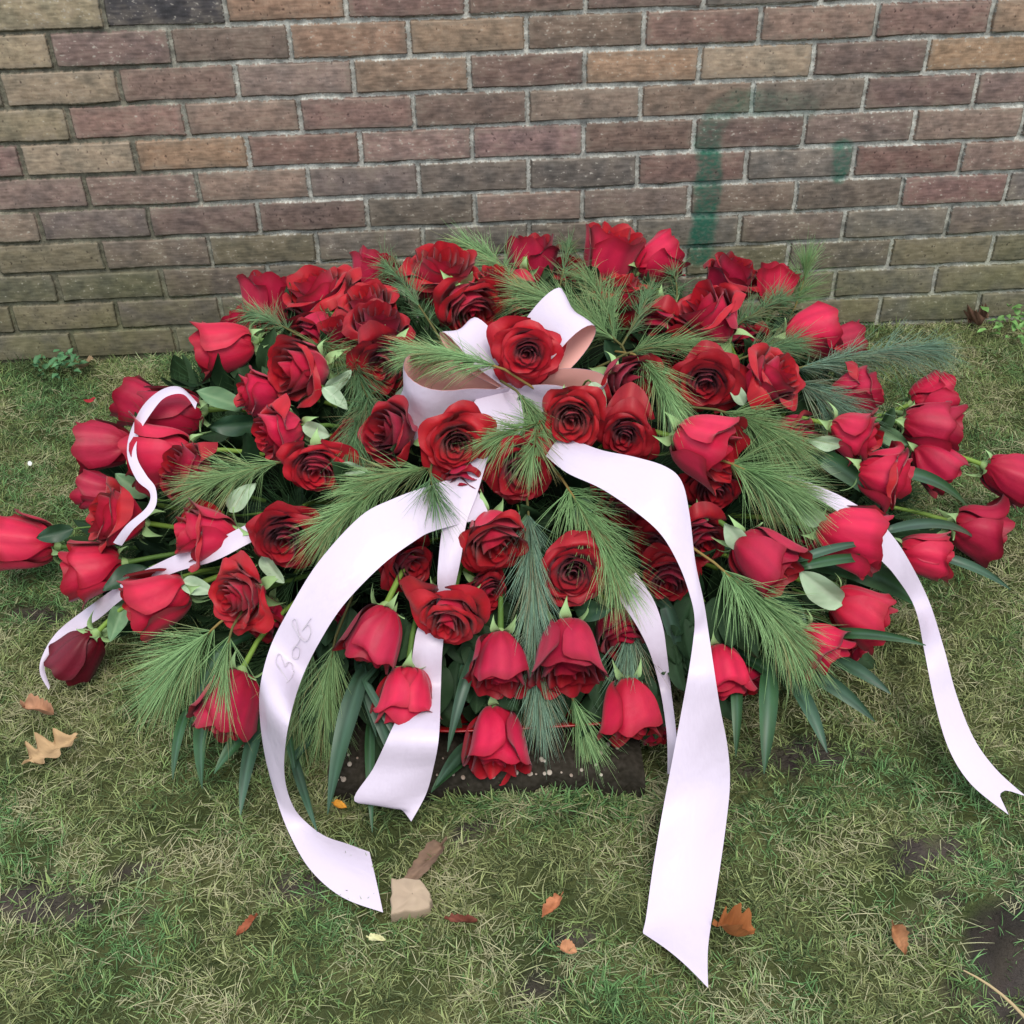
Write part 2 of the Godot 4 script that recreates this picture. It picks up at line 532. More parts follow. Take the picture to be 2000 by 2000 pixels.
func bloom_meshes(kind: String, seed_: int) -> Array:
	var g := RandomNumberGenerator.new()
	g.seed = seed_
	var out := []
	var n: int = {"O": 22, "H": 17, "B": 13}[kind] + g.randi_range(-3, 3)
	var vary := g.randf_range(0.7, 1.35)     # how far this bloom has opened
	for k in n:
		var s := float(k) / (n - 1)
		var p := {"az": k * 2.39996 + g.randf_range(-0.18, 0.18), "tint": g.randf_range(0.9, 1.08), "pale": 1.0, "belly": 0.8, "spiral": 0.09 - 0.04 * s, "round": 0.22, "point": 0.12, "wave": 0.008 + 0.026 * s, "crease": 0.020 * s, "rise": 0.95, "curl": 0.3 * s}
		if kind == "O":
			p.r0 = 0.02 + 0.07 * s
			p.r1 = 0.035 + 0.35 * pow(s, 0.85 + 0.25 * (vary - 1.0))
			p.wide = 1.75 - 0.8 * s
			p.h = 0.55 + 0.07 * sin(PI * s) - 0.19 * s * s + g.randf_range(-0.035, 0.035)
			p.flare = 0.015 + 0.19 * vary * pow(s, 1.4) * g.randf_range(0.6, 1.35)
			p.drop = 0.015 + 0.20 * vary * s * s * g.randf_range(0.4, 1.5)
			p.az += g.randf_range(-0.5, 0.5) * sstep(0.1, 0.5, s)
			p.h += g.randf_range(-0.03, 0.03) * sstep(0.1, 0.5, s)
			p.r1 *= g.randf_range(0.92, 1.08)
			p.pale = 0.6
		elif kind == "H":
			p.r0 = 0.02 + 0.08 * s
			p.r1 = (0.035 + 0.36 * pow(s, 0.8)) * g.randf_range(0.94, 1.06)
			p.wide = 1.8 - 0.75 * s
			p.h = 0.68 + 0.06 * sin(PI * s) - 0.05 * s * s + g.randf_range(-0.045, 0.045)
			p.flare = 0.01 + 0.14 * vary * pow(s, 1.8) * g.randf_range(0.4, 1.4)
			p.drop = 0.01 + 0.18 * pow(s, 2.0) * g.randf_range(0.3, 1.6)
			p.point = 0.16
			p.rise = 1.15
			p.az += g.randf_range(-0.2, 0.2)
		else:
			p.r0 = 0.02 + 0.12 * s
			p.r1 = 0.04 + 0.385 * pow(s, 0.72)
			p.wide = 1.9 - 0.8 * s
			p.h = 0.78 + 0.03 * sin(PI * s) + 0.06 * s + g.randf_range(-0.04, 0.04)
			p.flare = 0.006 + (0.055 + 0.20 * g.randf() * g.randf()) * pow(s, 1.8) * vary
			p.drop = 0.008 + 0.12 * pow(s, 2.0) * g.randf() * vary
			p.rise = 1.32
			p.belly = 0.62
			p.point = 0.12
			p.round = 0.15
			p.wave *= 1.5
			p.h += g.randf_range(-0.05, 0.05) * s
		out.append(petal_mesh(p, g))
	return out

func sepal_mesh(g: RandomNumberGenerator, back: float) -> ArrayMesh:
	# a narrow pointed sepal that leaves the receptacle and curls back
	var nu := 4
	var nv := 8
	var v := PackedVector3Array()
	var w0 := g.randf_range(0.05, 0.075)
	var twist := g.randf_range(-0.6, 0.6)
	for j in nv + 1:
		var t := float(j) / nv
		var a := lerpf(0.5, -back, t)
		var rr := 0.10 + 0.34 * t * (1.0 - 0.25 * t) * cos(a * 0.5)
		var y := 0.02 + 0.28 * sin(a) * t
		var w := w0 * (0.75 + 0.6 * sin(PI * minf(t * 1.2, 1.0))) * (1.0 - t * t) + 0.004
		for i in nu + 1:
			var u := float(i) / nu * 2.0 - 1.0
			v.append(Vector3(rr, y - 0.02 * (1.0 - u * u), u * w).rotated(Vector3.RIGHT, twist * t * 0.3))
	return arr_mesh(v, grid_normals(v, nu, nv), grid_index(nu, nv))

var blooms := {}
var sepals := []
var calyx: ArrayMesh

func make_rose(row: Array, idx: int) -> void:
	var kind: String = row[0]
	var axis: Vector3 = row[2]
	var size: float = row[3]
	var o := root("rose", row[4], "rose", row[1], "red roses of the funeral spray")
	var g := RandomNumberGenerator.new()
	g.seed = 500 + idx * 7
	var b := basis_y(axis, g.randf() * TAU)
	var meshes: Array = blooms[kind][idx % blooms[kind].size()]
	var bloom := Node3D.new()
	bloom.name = "bloom"
	o.add_child(bloom, true)
	bloom.transform = Transform3D(b.scaled_local(Vector3(size, size * g.randf_range(0.94, 1.08), size * g.randf_range(0.92, 1.06))), Vector3.ZERO)
	var pm: Material = M.petals[g.randi() % 4 if not ("dark" in row[4] or "maroon" in row[4]) else (4 if "very dark" in row[4] else 3)]  # the very dark tint paints shade onto the face-down bloom
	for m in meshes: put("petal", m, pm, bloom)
	var cx := put("calyx", calyx, M.calyx, o)
	cx.transform = Transform3D(b.scaled_local(Vector3(size, size, size)), Vector3.ZERO)
	for k in 5:
		var s := put("sepal", sepals[(idx * 3 + k * 2) % sepals.size()], M.sepal, cx)
		s.transform = Transform3D(Basis(Vector3.UP, TAU * k / 5.0 + g.randf_range(-0.2, 0.2)), Vector3(0, -0.015, 0))
	# the stem runs back into the foam
	var p0: Vector3 = -axis * 0.05 * size
	var at: Vector3 = row[1]
	var core := MOUND + Vector3((at.x - MOUND.x) * 0.35, 0.02, (at.z - MOUND.z) * 0.3)
	var p2 := core - at
	p2 = p2.limit_length(0.34)
	var p1 := p0 - axis * p2.length() * 0.45
	if p1.y + at.y < 0.02: p1.y = 0.02 - at.y
	var pts := curve3(p0, p1, p2, 7)
	var rad := PackedFloat32Array()
	for i in pts.size(): rad.append((0.0036 if i > 0 else 0.0044) * g.randf_range(0.92, 1.08))
	put("stem", tube(pts, rad, 7), M.stem if idx % 3 else M.stem2, o)

const ROSES := [
	["B", Vector3(-0.366, 0.334, 0.581), Vector3(-0.947, -0.095, 0.171), 0.105, "crimson rose in profile above the bare brick corner, outermost of the upper left rim"],
	["H", Vector3(-0.400, 0.253, 0.418), Vector3(-0.632, 0.710, -0.205), 0.088, "pink-tinged rose peeping up behind the profile rose on the upper left rim"],
	["B", Vector3(-0.366, 0.257, 0.401), Vector3(0.083, 0.908, -0.412), 0.120, "upright red rose whose base is veiled by a dark pine tuft below the mossy bricks"],
	["H", Vector3(-0.234, 0.303, 0.480), Vector3(-0.372, 0.896, -0.011), 0.138, "large red rose with a rolled petal peak rising highest on the left shoulder"],
	["H", Vector3(-0.235, 0.362, 0.724), Vector3(-0.640, 0.252, 0.591), 0.122, "broad half-open red rose on the left shoulder with pale leaves at its side"],
	["H", Vector3(-0.301, 0.332, 0.752), Vector3(-0.856, 0.235, 0.255), 0.085, "red rose tucked beneath the broad half-open rose, opening towards the lawn"],
	["H", Vector3(-0.261, 0.330, 0.850), Vector3(-0.747, 0.151, 0.496), 0.095, "red rose directly above the round flat-faced rose, near the thick light stems"],
	["O", Vector3(-0.233, 0.328, 0.919), Vector3(0.042, 0.007, 0.992), 0.101, "round flat-faced red rose with a drooping lip, pine needles at its pale leaf"],
	["B", Vector3(-0.434, 0.293, 0.726), Vector3(-0.963, -0.043, 0.111), 0.104, "red rose inside the arch of the thin curled white ribbon"],
	["B", Vector3(-0.551, 0.179, 0.538), Vector3(-0.889, 0.362, -0.137), 0.096, "dark pink rose half hidden behind the top of the thin curled ribbon"],
	["B", Vector3(-0.556, 0.236, 0.730), Vector3(-0.999, 0.022, -0.049), 0.091, "closed pink-red bud lying outside the thin curled ribbon over the grass"],
	["B", Vector3(-0.436, 0.281, 0.822), Vector3(-0.978, 0.001, 0.046), 0.106, "smooth pink-red bud crossed by the thin curled ribbon"],
	["H", Vector3(-0.411, 0.252, 0.863), Vector3(-0.548, 0.624, 0.269), 0.096, "dark red rose under a fan of brown-tipped needles beside the thin ribbon"],
	["B", Vector3(-0.575, 0.187, 0.799), Vector3(-0.963, 0.212, -0.226), 0.069, "small pink-red rose with ragged petals just above the rose at the thin ribbon's end"],
	["H", Vector3(-0.514, 0.198, 0.888), Vector3(-0.721, 0.407, 0.226), 0.106, "big pink-red rose crossed by the lower end of the thin curled ribbon"],
	["B", Vector3(-0.711, 0.069, 0.769), Vector3(-0.944, 0.162, -0.036), 0.106, "lone crimson rose on a long stem, farthest out over the grass on its side"],
	["H", Vector3(-0.351, 0.246, 0.990), Vector3(-0.857, 0.248, 0.199), 0.108, "plump folded red rose above the white ribbon that runs under two buds"],
	["O", Vector3(-0.271, 0.271, 1.007), Vector3(-0.007, 0.145, 0.967), 0.100, "fully open dark-hearted rose beside the long looping streamer's upper edge"],
	["B", Vector3(-0.547, 0.152, 0.927), Vector3(-0.917, -0.033, 0.211), 0.099, "red rose resting on the upper edge of the white ribbon over the grass"],
	["B", Vector3(-0.422, 0.191, 1.039), Vector3(-0.851, -0.102, 0.372), 0.103, "pointed red rose lying in front of the white ribbon, needles brushing its tip"],
	["B", Vector3(-0.586, 0.079, 1.001), Vector3(-0.724, -0.725, 0.276), 0.087, "very dark maroon rose hanging face-down at the curl of the outer white ribbon"],
	["O", Vector3(-0.315, 0.207, 1.070), Vector3(-0.550, 0.288, 0.629), 0.104, "wide open red rose with a smooth round shoulder, next to the big pine spray twig"],
	["B", Vector3(-0.343, 0.123, 1.144), Vector3(-0.377, -0.502, 0.758), 0.095, "pointed red rose combed over by drooping pine needles, lowest near the lawn"],
	["H", Vector3(-0.307, 0.151, 1.032), Vector3(-0.350, -0.231, 0.860), 0.079, "shadowed dark red rose wedged against the outer edge of the long looping streamer"],
	["H", Vector3(-0.209, 0.169, 1.060), Vector3(-0.350, -0.273, 0.865), 0.078, "shadowed maroon rose inside the bend of the long looping streamer"],
	["H", Vector3(-0.161, 0.328, 0.551), Vector3(-0.210, 0.954, 0.098), 0.108, "red rose between the tall rolled-petal rose and the twin roses below it"],
	["H", Vector3(-0.242, 0.352, 0.539), Vector3(-0.502, -0.317, 0.743), 0.097, "bright red petals glimpsed below the tall rolled-petal rose above dark needles"],
	["B", Vector3(-0.194, 0.297, 0.355), Vector3(0.406, 0.799, -0.437), 0.097, "pink-red rose at the rear rim seen from behind against the grey bricks"],
	["H", Vector3(-0.156, 0.337, 0.640), Vector3(0.152, 0.990, 0.080), 0.115, "red rose stacked right on top of the open cup-shaped rose near the bow"],
	["O", Vector3(-0.126, 0.388, 0.732), Vector3(-0.257, 0.042, 0.936), 0.108, "open cup-shaped rose pointing down, left neighbour of the needles over the bow"],
	["H", Vector3(-0.064, 0.321, 0.450), Vector3(0.198, 0.980, 0.096), 0.139, "tall red rose with a flaring top petal on the rear rim by the bright tuft"],
	["O", Vector3(-0.019, 0.415, 0.589), Vector3(0.334, -0.251, 0.918), 0.122, "deep red open rose with needles at its foot, behind the bow"],
	["H", Vector3(0.031, 0.330, 0.468), Vector3(0.265, 0.966, -0.004), 0.084, "small red rose tucked between the deep red open rose and the bright pine tuft"],
	["B", Vector3(0.110, 0.293, 0.344), Vector3(0.039, 0.923, -0.384), 0.105, "dark red rose crossed by thin upright needles at the middle of the rear rim"],
	["H", Vector3(0.091, 0.360, 0.414), Vector3(-0.190, -0.395, 0.899), 0.086, "shadowed red rose under the needles at the middle of the rear rim"],
	["H", Vector3(0.067, 0.357, 0.529), Vector3(0.268, -0.153, 0.950), 0.068, "dark scrap of a rose seen just above the bow's upper loop"],
	["O", Vector3(0.078, 0.429, 0.812), Vector3(-0.075, 0.261, 0.963), 0.105, "fully open rose set in the middle of the bow over its upper loop"],
	["O", Vector3(0.133, 0.389, 0.929), Vector3(-0.121, 0.216, 0.970), 0.100, "fully open rose below the bow where the long straight streamer starts"],
	["O", Vector3(-0.033, 0.367, 0.951), Vector3(0.052, 0.319, 0.949), 0.101, "fully open orange-red rose overlapping the lower left of the bow"],
	["H", Vector3(-0.020, 0.343, 0.980), Vector3(-0.101, -0.333, 0.936), 0.073, "drooping red petals below the orange-red rose, over the middle streamer"],
	["H", Vector3(-0.100, 0.340, 0.895), Vector3(-0.542, 0.527, 0.574), 0.097, "dark rose with a mauve outer petal, touching the orange-red rose by the bow"],
	["O", Vector3(0.056, 0.335, 0.965), Vector3(0.019, 0.191, 0.981), 0.102, "dark swirled rose directly under the bow's pine tuft"],
	["O", Vector3(0.216, 0.341, 0.900), Vector3(-0.209, 0.130, 0.976), 0.088, "dark open rose with a glowing heart, above the long straight streamer's shoulder"],
	["B", Vector3(0.244, 0.287, 0.346), Vector3(0.272, 0.932, -0.222), 0.133, "tall pink-topped rose on the rear rim, left of the smooth twin"],
	["H", Vector3(0.264, 0.307, 0.479), Vector3(0.009, 0.978, -0.208), 0.093, "red rose hidden below the tall pink-topped rose among long needles"],
	["B", Vector3(0.307, 0.323, 0.354), Vector3(0.890, 0.421, -0.195), 0.100, "smooth pink-red rose on the rear rim shown from behind with its green sepals"],
	["H", Vector3(0.454, 0.268, 0.387), Vector3(0.428, 0.870, -0.026), 0.127, "wide pink-red rose on the rear rim streaked by needles"],
	["H", Vector3(0.409, 0.342, 0.652), Vector3(-0.612, 0.837, -0.002), 0.121, "glossy pink and red rose leaning on the wide streaked rose"],
	["B", Vector3(0.544, 0.274, 0.427), Vector3(0.236, 0.841, -0.493), 0.086, "small pink-red rose at the rear rim beside the upright pine tuft"],
	["H", Vector3(0.308, 0.374, 0.594), Vector3(-0.265, -0.366, 0.904), 0.100, "dark red rose sunk behind fanned brown needles above the bow"],
	["H", Vector3(0.453, 0.315, 0.566), Vector3(0.285, -0.435, 0.803), 0.069, "small dark rose peeking below the glossy pink and red rose"],
	["B", Vector3(0.518, 0.316, 0.621), Vector3(0.957, 0.223, -0.007), 0.102, "barrel-shaped crimson bud with long curling green sepals near the wall foot"],
	["B", Vector3(0.633, 0.232, 0.498), Vector3(0.980, 0.147, -0.005), 0.074, "flattened dark petals sticking out beyond the barrel-shaped bud"],
	["H", Vector3(0.205, 0.379, 0.820), Vector3(0.408, 0.243, 0.829), 0.101, "egg-shaped maroon rose beside the small curl of the bow"],
	["O", Vector3(0.345, 0.367, 0.801), Vector3(-0.160, 0.111, 0.975), 0.108, "open dark rose with ruffled centre, between the egg-shaped and the round-bellied rose"],
	["H", Vector3(0.412, 0.326, 0.805), Vector3(0.622, 0.614, 0.262), 0.108, "round-bellied mauve-red rose next to the blue-green pine spray"],
	["B", Vector3(0.280, 0.346, 0.945), Vector3(0.724, -0.011, 0.589), 0.109, "bright pink-red bud on a green neck above the long straight streamer's bend"],
	["H", Vector3(0.458, 0.279, 0.829), Vector3(0.538, -0.050, 0.718), 0.092, "dark red rose mostly hidden behind spread needles beside a pale leaf"],
	["O", Vector3(0.332, 0.284, 0.951), Vector3(-0.070, -0.072, 0.980), 0.091, "dark red rose combed by needles under the bright pink-red bud"],
	["O", Vector3(0.300, 0.246, 1.018), Vector3(0.191, -0.055, 0.938), 0.090, "deep maroon rose squeezed against the long straight streamer's outer edge"],
	["O", Vector3(0.266, 0.233, 1.038), Vector3(-0.686, 0.239, 0.761), 0.094, "deep maroon rose inside the long straight streamer's curve"],
	["O", Vector3(0.263, 0.217, 1.064), Vector3(-0.267, -0.057, 0.974), 0.093, "maroon open rose right above the neck of the long straight streamer"],
	["O", Vector3(0.203, 0.276, 0.981), Vector3(-0.124, -0.058, 0.991), 0.078, "dark rose under needles, below the long straight streamer's shoulder"],
	["O", Vector3(0.181, 0.295, 0.965), Vector3(0.208, -0.013, 0.956), 0.063, "scrap of a dark rose right under the flat start of the long straight streamer"],
	["H", Vector3(0.557, 0.290, 0.775), Vector3(0.889, 0.300, 0.084), 0.101, "upper of two pink-red roses pressed together on pale stems near the long pine spray"],
	["H", Vector3(0.532, 0.298, 0.861), Vector3(0.704, -0.090, 0.549), 0.097, "lower of the two pressed roses, bright red with a pale leaf at its neck"],
	["B", Vector3(0.697, 0.214, 0.732), Vector3(0.939, -0.085, 0.204), 0.099, "neat pink-red bud in profile over the grass, above a dark half-hidden rose"],
	["B", Vector3(0.761, 0.172, 0.612), Vector3(0.954, 0.272, -0.130), 0.085, "blurred red petals standing behind the neat profile bud"],
	["B", Vector3(0.715, 0.179, 0.761), Vector3(0.624, -0.399, 0.572), 0.089, "dark maroon rose hanging under the neat profile bud"],
	["H", Vector3(0.562, 0.253, 0.915), Vector3(0.911, -0.113, 0.272), 0.109, "red rose with sharp pointed petals on a brownish stem"],
	["B", Vector3(0.852, 0.125, 0.741), Vector3(0.862, -0.315, 0.329), 0.095, "outlying crimson rose with star-like sepals cut by the photograph's edge"],
	["B", Vector3(0.783, 0.062, 0.812), Vector3(0.892, -0.250, 0.305), 0.104, "crimson rose on a yellow-green stem above the notched ribbon's bend"],
	["B", Vector3(0.626, 0.145, 0.978), Vector3(0.932, -0.093, 0.231), 0.082, "crimson bud peeping out from behind the notched ribbon"],
	["B", Vector3(0.476, 0.231, 1.020), Vector3(0.873, -0.083, 0.347), 0.109, "broad red rose touching the notched ribbon's corner, crossed by thin blades"],
	["H", Vector3(0.494, 0.206, 1.013), Vector3(-0.991, -0.024, 0.411), 0.060, "small dark curled petals beside the broad rose at the notched ribbon"],
	["B", Vector3(0.355, 0.258, 1.070), Vector3(0.586, -0.290, 0.686), 0.103, "bright smooth red bud with yellow-green sepals beside a twisted pine spray"],
	["B", Vector3(0.494, 0.155, 1.087), Vector3(0.774, -0.273, 0.491), 0.093, "red rose hanging by a big pale leaf above the narrow green blade"],
	["B", Vector3(0.444, 0.137, 1.128), Vector3(0.573, -0.429, 0.655), 0.074, "pink-red rose tip covered with needles at the end of the sloping pine spray"],
	["H", Vector3(0.527, 0.059, 1.061), Vector3(0.669, -0.361, 0.590), 0.060, "dark petals underneath the rose with the big pale leaf"],
	["B", Vector3(0.321, 0.123, 1.141), Vector3(0.046, -0.543, 0.832), 0.088, "red rose hanging behind blades, beside the long straight streamer's middle"],
	["H", Vector3(0.362, 0.075, 1.132), Vector3(0.233, -0.480, 0.827), 0.059, "dark red rose half covered by strap blades under the sloping pine spray"],
	["H", Vector3(0.004, 0.300, 1.052), Vector3(0.208, -0.107, 0.975), 0.098, "half-open rose with a pink hood, right of the middle streamer"],
	["O", Vector3(0.119, 0.249, 1.103), Vector3(-0.086, 0.422, 0.902), 0.100, "fully open rose showing its spiral straight to the viewer, centre of the front"],
	["O", Vector3(-0.121, 0.248, 1.059), Vector3(0.577, 0.161, 0.845), 0.087, "dark red rose between the long looping streamer and the middle streamer"],
	["O", Vector3(-0.044, 0.233, 1.133), Vector3(-0.175, -0.122, 0.971), 0.106, "largest drooping rose, ruffled rim down, covering the middle streamer"],
	["O", Vector3(-0.010, 0.216, 1.090), Vector3(0.448, 0.118, 0.895), 0.074, "orange-red petals squeezed between the half-open and the largest drooping rose"],
	["B", Vector3(-0.135, 0.227, 1.142), Vector3(-0.408, -0.596, 0.685), 0.088, "closed red bud hanging from a green calyx inside the looping streamer"],
	["B", Vector3(0.017, 0.199, 1.176), Vector3(-0.051, -0.432, 0.900), 0.090, "bell-shaped rose hanging from two pale sepals, upper of the middle pair"],
	["B", Vector3(0.106, 0.204, 1.167), Vector3(-0.077, -0.276, 0.958), 0.102, "big bell-shaped rose with a dark ruffled mouth beneath the viewer-facing spiral rose"],
	["H", Vector3(0.168, 0.173, 1.113), Vector3(0.311, -0.230, 0.901), 0.089, "dark rose behind the narrow inner ribbon"],
	["B", Vector3(-0.108, 0.162, 1.192), Vector3(-0.112, -0.611, 0.783), 0.092, "squat bell-shaped rose lying across the end of the middle streamer"],
	["B", Vector3(0.007, 0.099, 1.215), Vector3(-0.050, -0.374, 0.926), 0.096, "lowest bell-shaped rose, hanging over the pebbly stone slab"],
	["B", Vector3(0.187, 0.122, 1.196), Vector3(0.011, -0.519, 0.852), 0.094, "bell-shaped rose hanging above the red tray next to the narrow inner ribbon"],
	["H", Vector3(0.221, 0.063, 1.202), Vector3(0.097, -0.530, 0.838), 0.057, "dark red petals between the red tray's rim and the narrow inner ribbon"],
	["H", Vector3(0.182, 0.276, 0.344), Vector3(0.004, 1.000, -0.024), 0.090, "dark red scrap of a rose behind long needles between two rear roses"],
	["H", Vector3(-0.203, 0.312, 0.603), Vector3(-0.321, 0.902, 0.131), 0.095, "dark red rose sunk in the gap between the stacked roses and the broad half-open rose"],
	["H", Vector3(-0.159, 0.303, 0.869), Vector3(-0.690, 0.423, 0.460), 0.085, "dark red rose deep in the gap behind the mauve-petalled rose"],
	["O", Vector3(0.330, 0.360, 0.684), Vector3(-0.155, -0.276, 0.949), 0.084, "dark rose under the yellow-green spray, above the ruffled open rose"],
]

# ------------------------------------------------------------------ greenery
const PINES := [
	[Vector3(-0.283, 0.359, 0.614), Vector3(-0.373, 0.349, 0.509), 0.075, 170, 1.00, 0, "dark pine tuft over the base of an upright rose on the upper left shoulder"],
	[Vector3(-0.276, 0.322, 0.923), Vector3(-0.382, 0.308, 0.953), 0.085, 210, 1.00, 1, "bushy pine sprig fanning towards the thin curled ribbon's rose with brown tips"],
	[Vector3(-0.060, 0.393, 0.681), Vector3(-0.162, 0.355, 0.322), 0.085, 200, 0.80, 0, "blue-green pine sprig pointing up to the wall between two rear roses"],
	[Vector3(0.042, 0.421, 0.862), Vector3(-0.079, 0.432, 0.818), 0.085, 240, 0.70, 2, "bright pine sprig lying across the left loops of the bow"],
	[Vector3(0.079, 0.376, 0.484), Vector3(-0.011, 0.367, 0.307), 0.085, 260, 0.90, 2, "fluffy bright green pine tuft standing against the bricks"],
	[Vector3(0.144, 0.386, 0.559), Vector3(0.185, 0.366, 0.313), 0.080, 120, 0.70, 0, "thin upright pine needles rising in front of the middle rear rose"],
	[Vector3(0.224, 0.397, 0.764), Vector3(0.095, 0.435, 0.656), 0.100, 320, 0.90, 1, "wide pine spray sweeping back over the bow's upper loop"],
	[Vector3(0.214, 0.400, 0.752), Vector3(0.194, 0.414, 0.566), 0.090, 200, 0.90, 1, "pine spray rising in front of the tall pink-topped rose"],
	[Vector3(0.226, 0.398, 0.760), Vector3(0.291, 0.402, 0.598), 0.085, 120, 0.50, 0, "slim pine spray leaning towards the rear rim, right of the tall spray"],
	[Vector3(0.226, 0.407, 0.806), Vector3(0.322, 0.406, 0.784), 0.085, 150, 0.80, 1, "yellow-green pine spray fanned out with brown needles under the glossy rose"],
	[Vector3(0.235, 0.409, 0.813), Vector3(0.269, 0.392, 0.902), 0.090, 170, 0.70, 2, "bright pine sprig drooping between the egg-shaped and the ruffled rose"],
	[Vector3(0.340, 0.359, 0.571), Vector3(0.361, 0.327, 0.355), 0.070, 110, 1.00, 0, "pale pine tuft wedged behind the glossy pink and red rose"],
	[Vector3(0.421, 0.353, 0.641), Vector3(0.554, 0.308, 0.460), 0.090, 200, 1.00, 0, "dark pine sprig beneath the small rear rose"],
	[Vector3(0.584, 0.279, 0.437), Vector3(0.606, 0.341, 0.400), 0.075, 150, 1.10, 2, "upright bright pine tuft beside the wall, tallest on its shoulder"],
	[Vector3(0.474, 0.347, 0.777), Vector3(0.813, 0.245, 0.548), 0.115, 420, 0.65, 3, "long blue-green pine spray stretching out over the grass by the wall"],
	[Vector3(0.486, 0.333, 0.784), Vector3(0.557, 0.300, 0.819), 0.100, 200, 0.80, 3, "dark blue-green pine needles drooping under the long spray"],
	[Vector3(0.345, 0.362, 0.902), Vector3(0.419, 0.344, 0.947), 0.100, 300, 0.90, 1, "pine sprig fanning out beside the bright pink-red bud"],
	[Vector3(0.339, 0.331, 0.986), Vector3(0.422, 0.299, 1.016), 0.105, 320, 0.90, 2, "pine sprig with drooping needles just above the notched ribbon's start"],
	[Vector3(0.088, 0.394, 0.965), Vector3(0.025, 0.389, 0.991), 0.065, 150, 1.00, 1, "small pine tuft under the bow's hanging loop"],
	[Vector3(0.082, 0.388, 0.971), Vector3(0.072, 0.378, 1.016), 0.060, 70, 0.90, 1, "few pale needles drooping over the dark swirled rose"],
	[Vector3(0.056, 0.410, 0.903), Vector3(0.084, 0.392, 0.958), 0.060, 110, 0.50, 1, "narrow pine sprig in the middle of the bow between its hanging loop and a rose"],
	[Vector3(-0.062, 0.344, 0.988), Vector3(-0.156, 0.337, 1.011), 0.080, 200, 0.80, 1, "pine sprig spreading sideways below the mauve-petalled rose"],
	[Vector3(-0.129, 0.330, 1.003), Vector3(-0.202, 0.305, 1.054), 0.085, 190, 0.80, 2, "pine sprig pointing at the dark-hearted rose along the looping streamer's edge"],
	[Vector3(-0.067, 0.358, 1.018), Vector3(-0.061, 0.351, 1.073), 0.070, 70, 0.90, 0, "thin grey needles lying on the looping streamer's start"],
	[Vector3(0.112, 0.334, 1.017), Vector3(0.172, 0.269, 1.135), 0.090, 310, 1.00, 2, "large pine sprig with a pale twig below the long straight streamer"],
	[Vector3(0.063, 0.309, 1.038), Vector3(0.063, 0.251, 1.148), 0.090, 320, 0.55, 3, "dense dark pine tail hanging between the pink-hooded and the spiral rose"],
	[Vector3(0.062, 0.214, 1.156), Vector3(0.063, 0.130, 1.235), 0.085, 260, 0.60, 3, "dark pine tail hanging between the two middle bell-shaped roses"],
	[Vector3(0.105, 0.135, 1.220), Vector3(0.130, 0.050, 1.245), 0.100, 190, 0.45, 2, "bright pine tassel hanging over the stone slab"],
	[Vector3(-0.366, 0.187, 1.111), Vector3(-0.476, 0.050, 1.090), 0.120, 420, 0.90, 2, "big pine spray with an orange-brown twig reaching towards the lawn"],
	[Vector3(-0.345, 0.194, 1.130), Vector3(-0.354, 0.154, 1.182), 0.100, 45, 0.60, 1, "needles drooping over the combed pointed rose"],
	[Vector3(-0.206, 0.181, 1.147), Vector3(-0.222, 0.098, 1.199), 0.100, 220, 0.60, 1, "dark pine sprig hanging inside the looping streamer next to a closed bud"],
	[Vector3(-0.233, 0.172, 1.145), Vector3(-0.274, 0.051, 1.194), 0.110, 240, 0.60, 1, "dark pine sprig hanging along the looping streamer's inner edge"],
	[Vector3(0.310, 0.254, 1.116), Vector3(0.426, 0.143, 1.169), 0.095, 400, 1.00, 2, "sloping pine spray with a pale twig above the strap blades"],
	[Vector3(-0.189, 0.369, 0.700), Vector3(-0.154, 0.367, 0.854), 0.080, 170, 0.90, 0, "dark pine sprig below the open cup-shaped rose"],
	[Vector3(-0.156, 0.363, 0.817), Vector3(-0.179, 0.343, 0.922), 0.085, 170, 0.90, 0, "dark pine sprig left of the mauve-petalled rose"],
	[Vector3(-0.254, 0.362, 0.652), Vector3(-0.177, 0.382, 0.759), 0.070, 110, 0.90, 1, "short pine sprig over the gap beside the broad half-open rose"],
	[Vector3(0.418, 0.350, 0.736), Vector3(0.507, 0.346, 0.691), 0.085, 170, 0.90, 0, "dark pine sprig under the barrel-shaped bud"],
	[Vector3(0.195, 0.186, 1.135), Vector3(0.188, 0.135, 1.182), 0.090, 150, 0.60, 3, "dark needles hanging behind the narrow inner ribbon"],
]
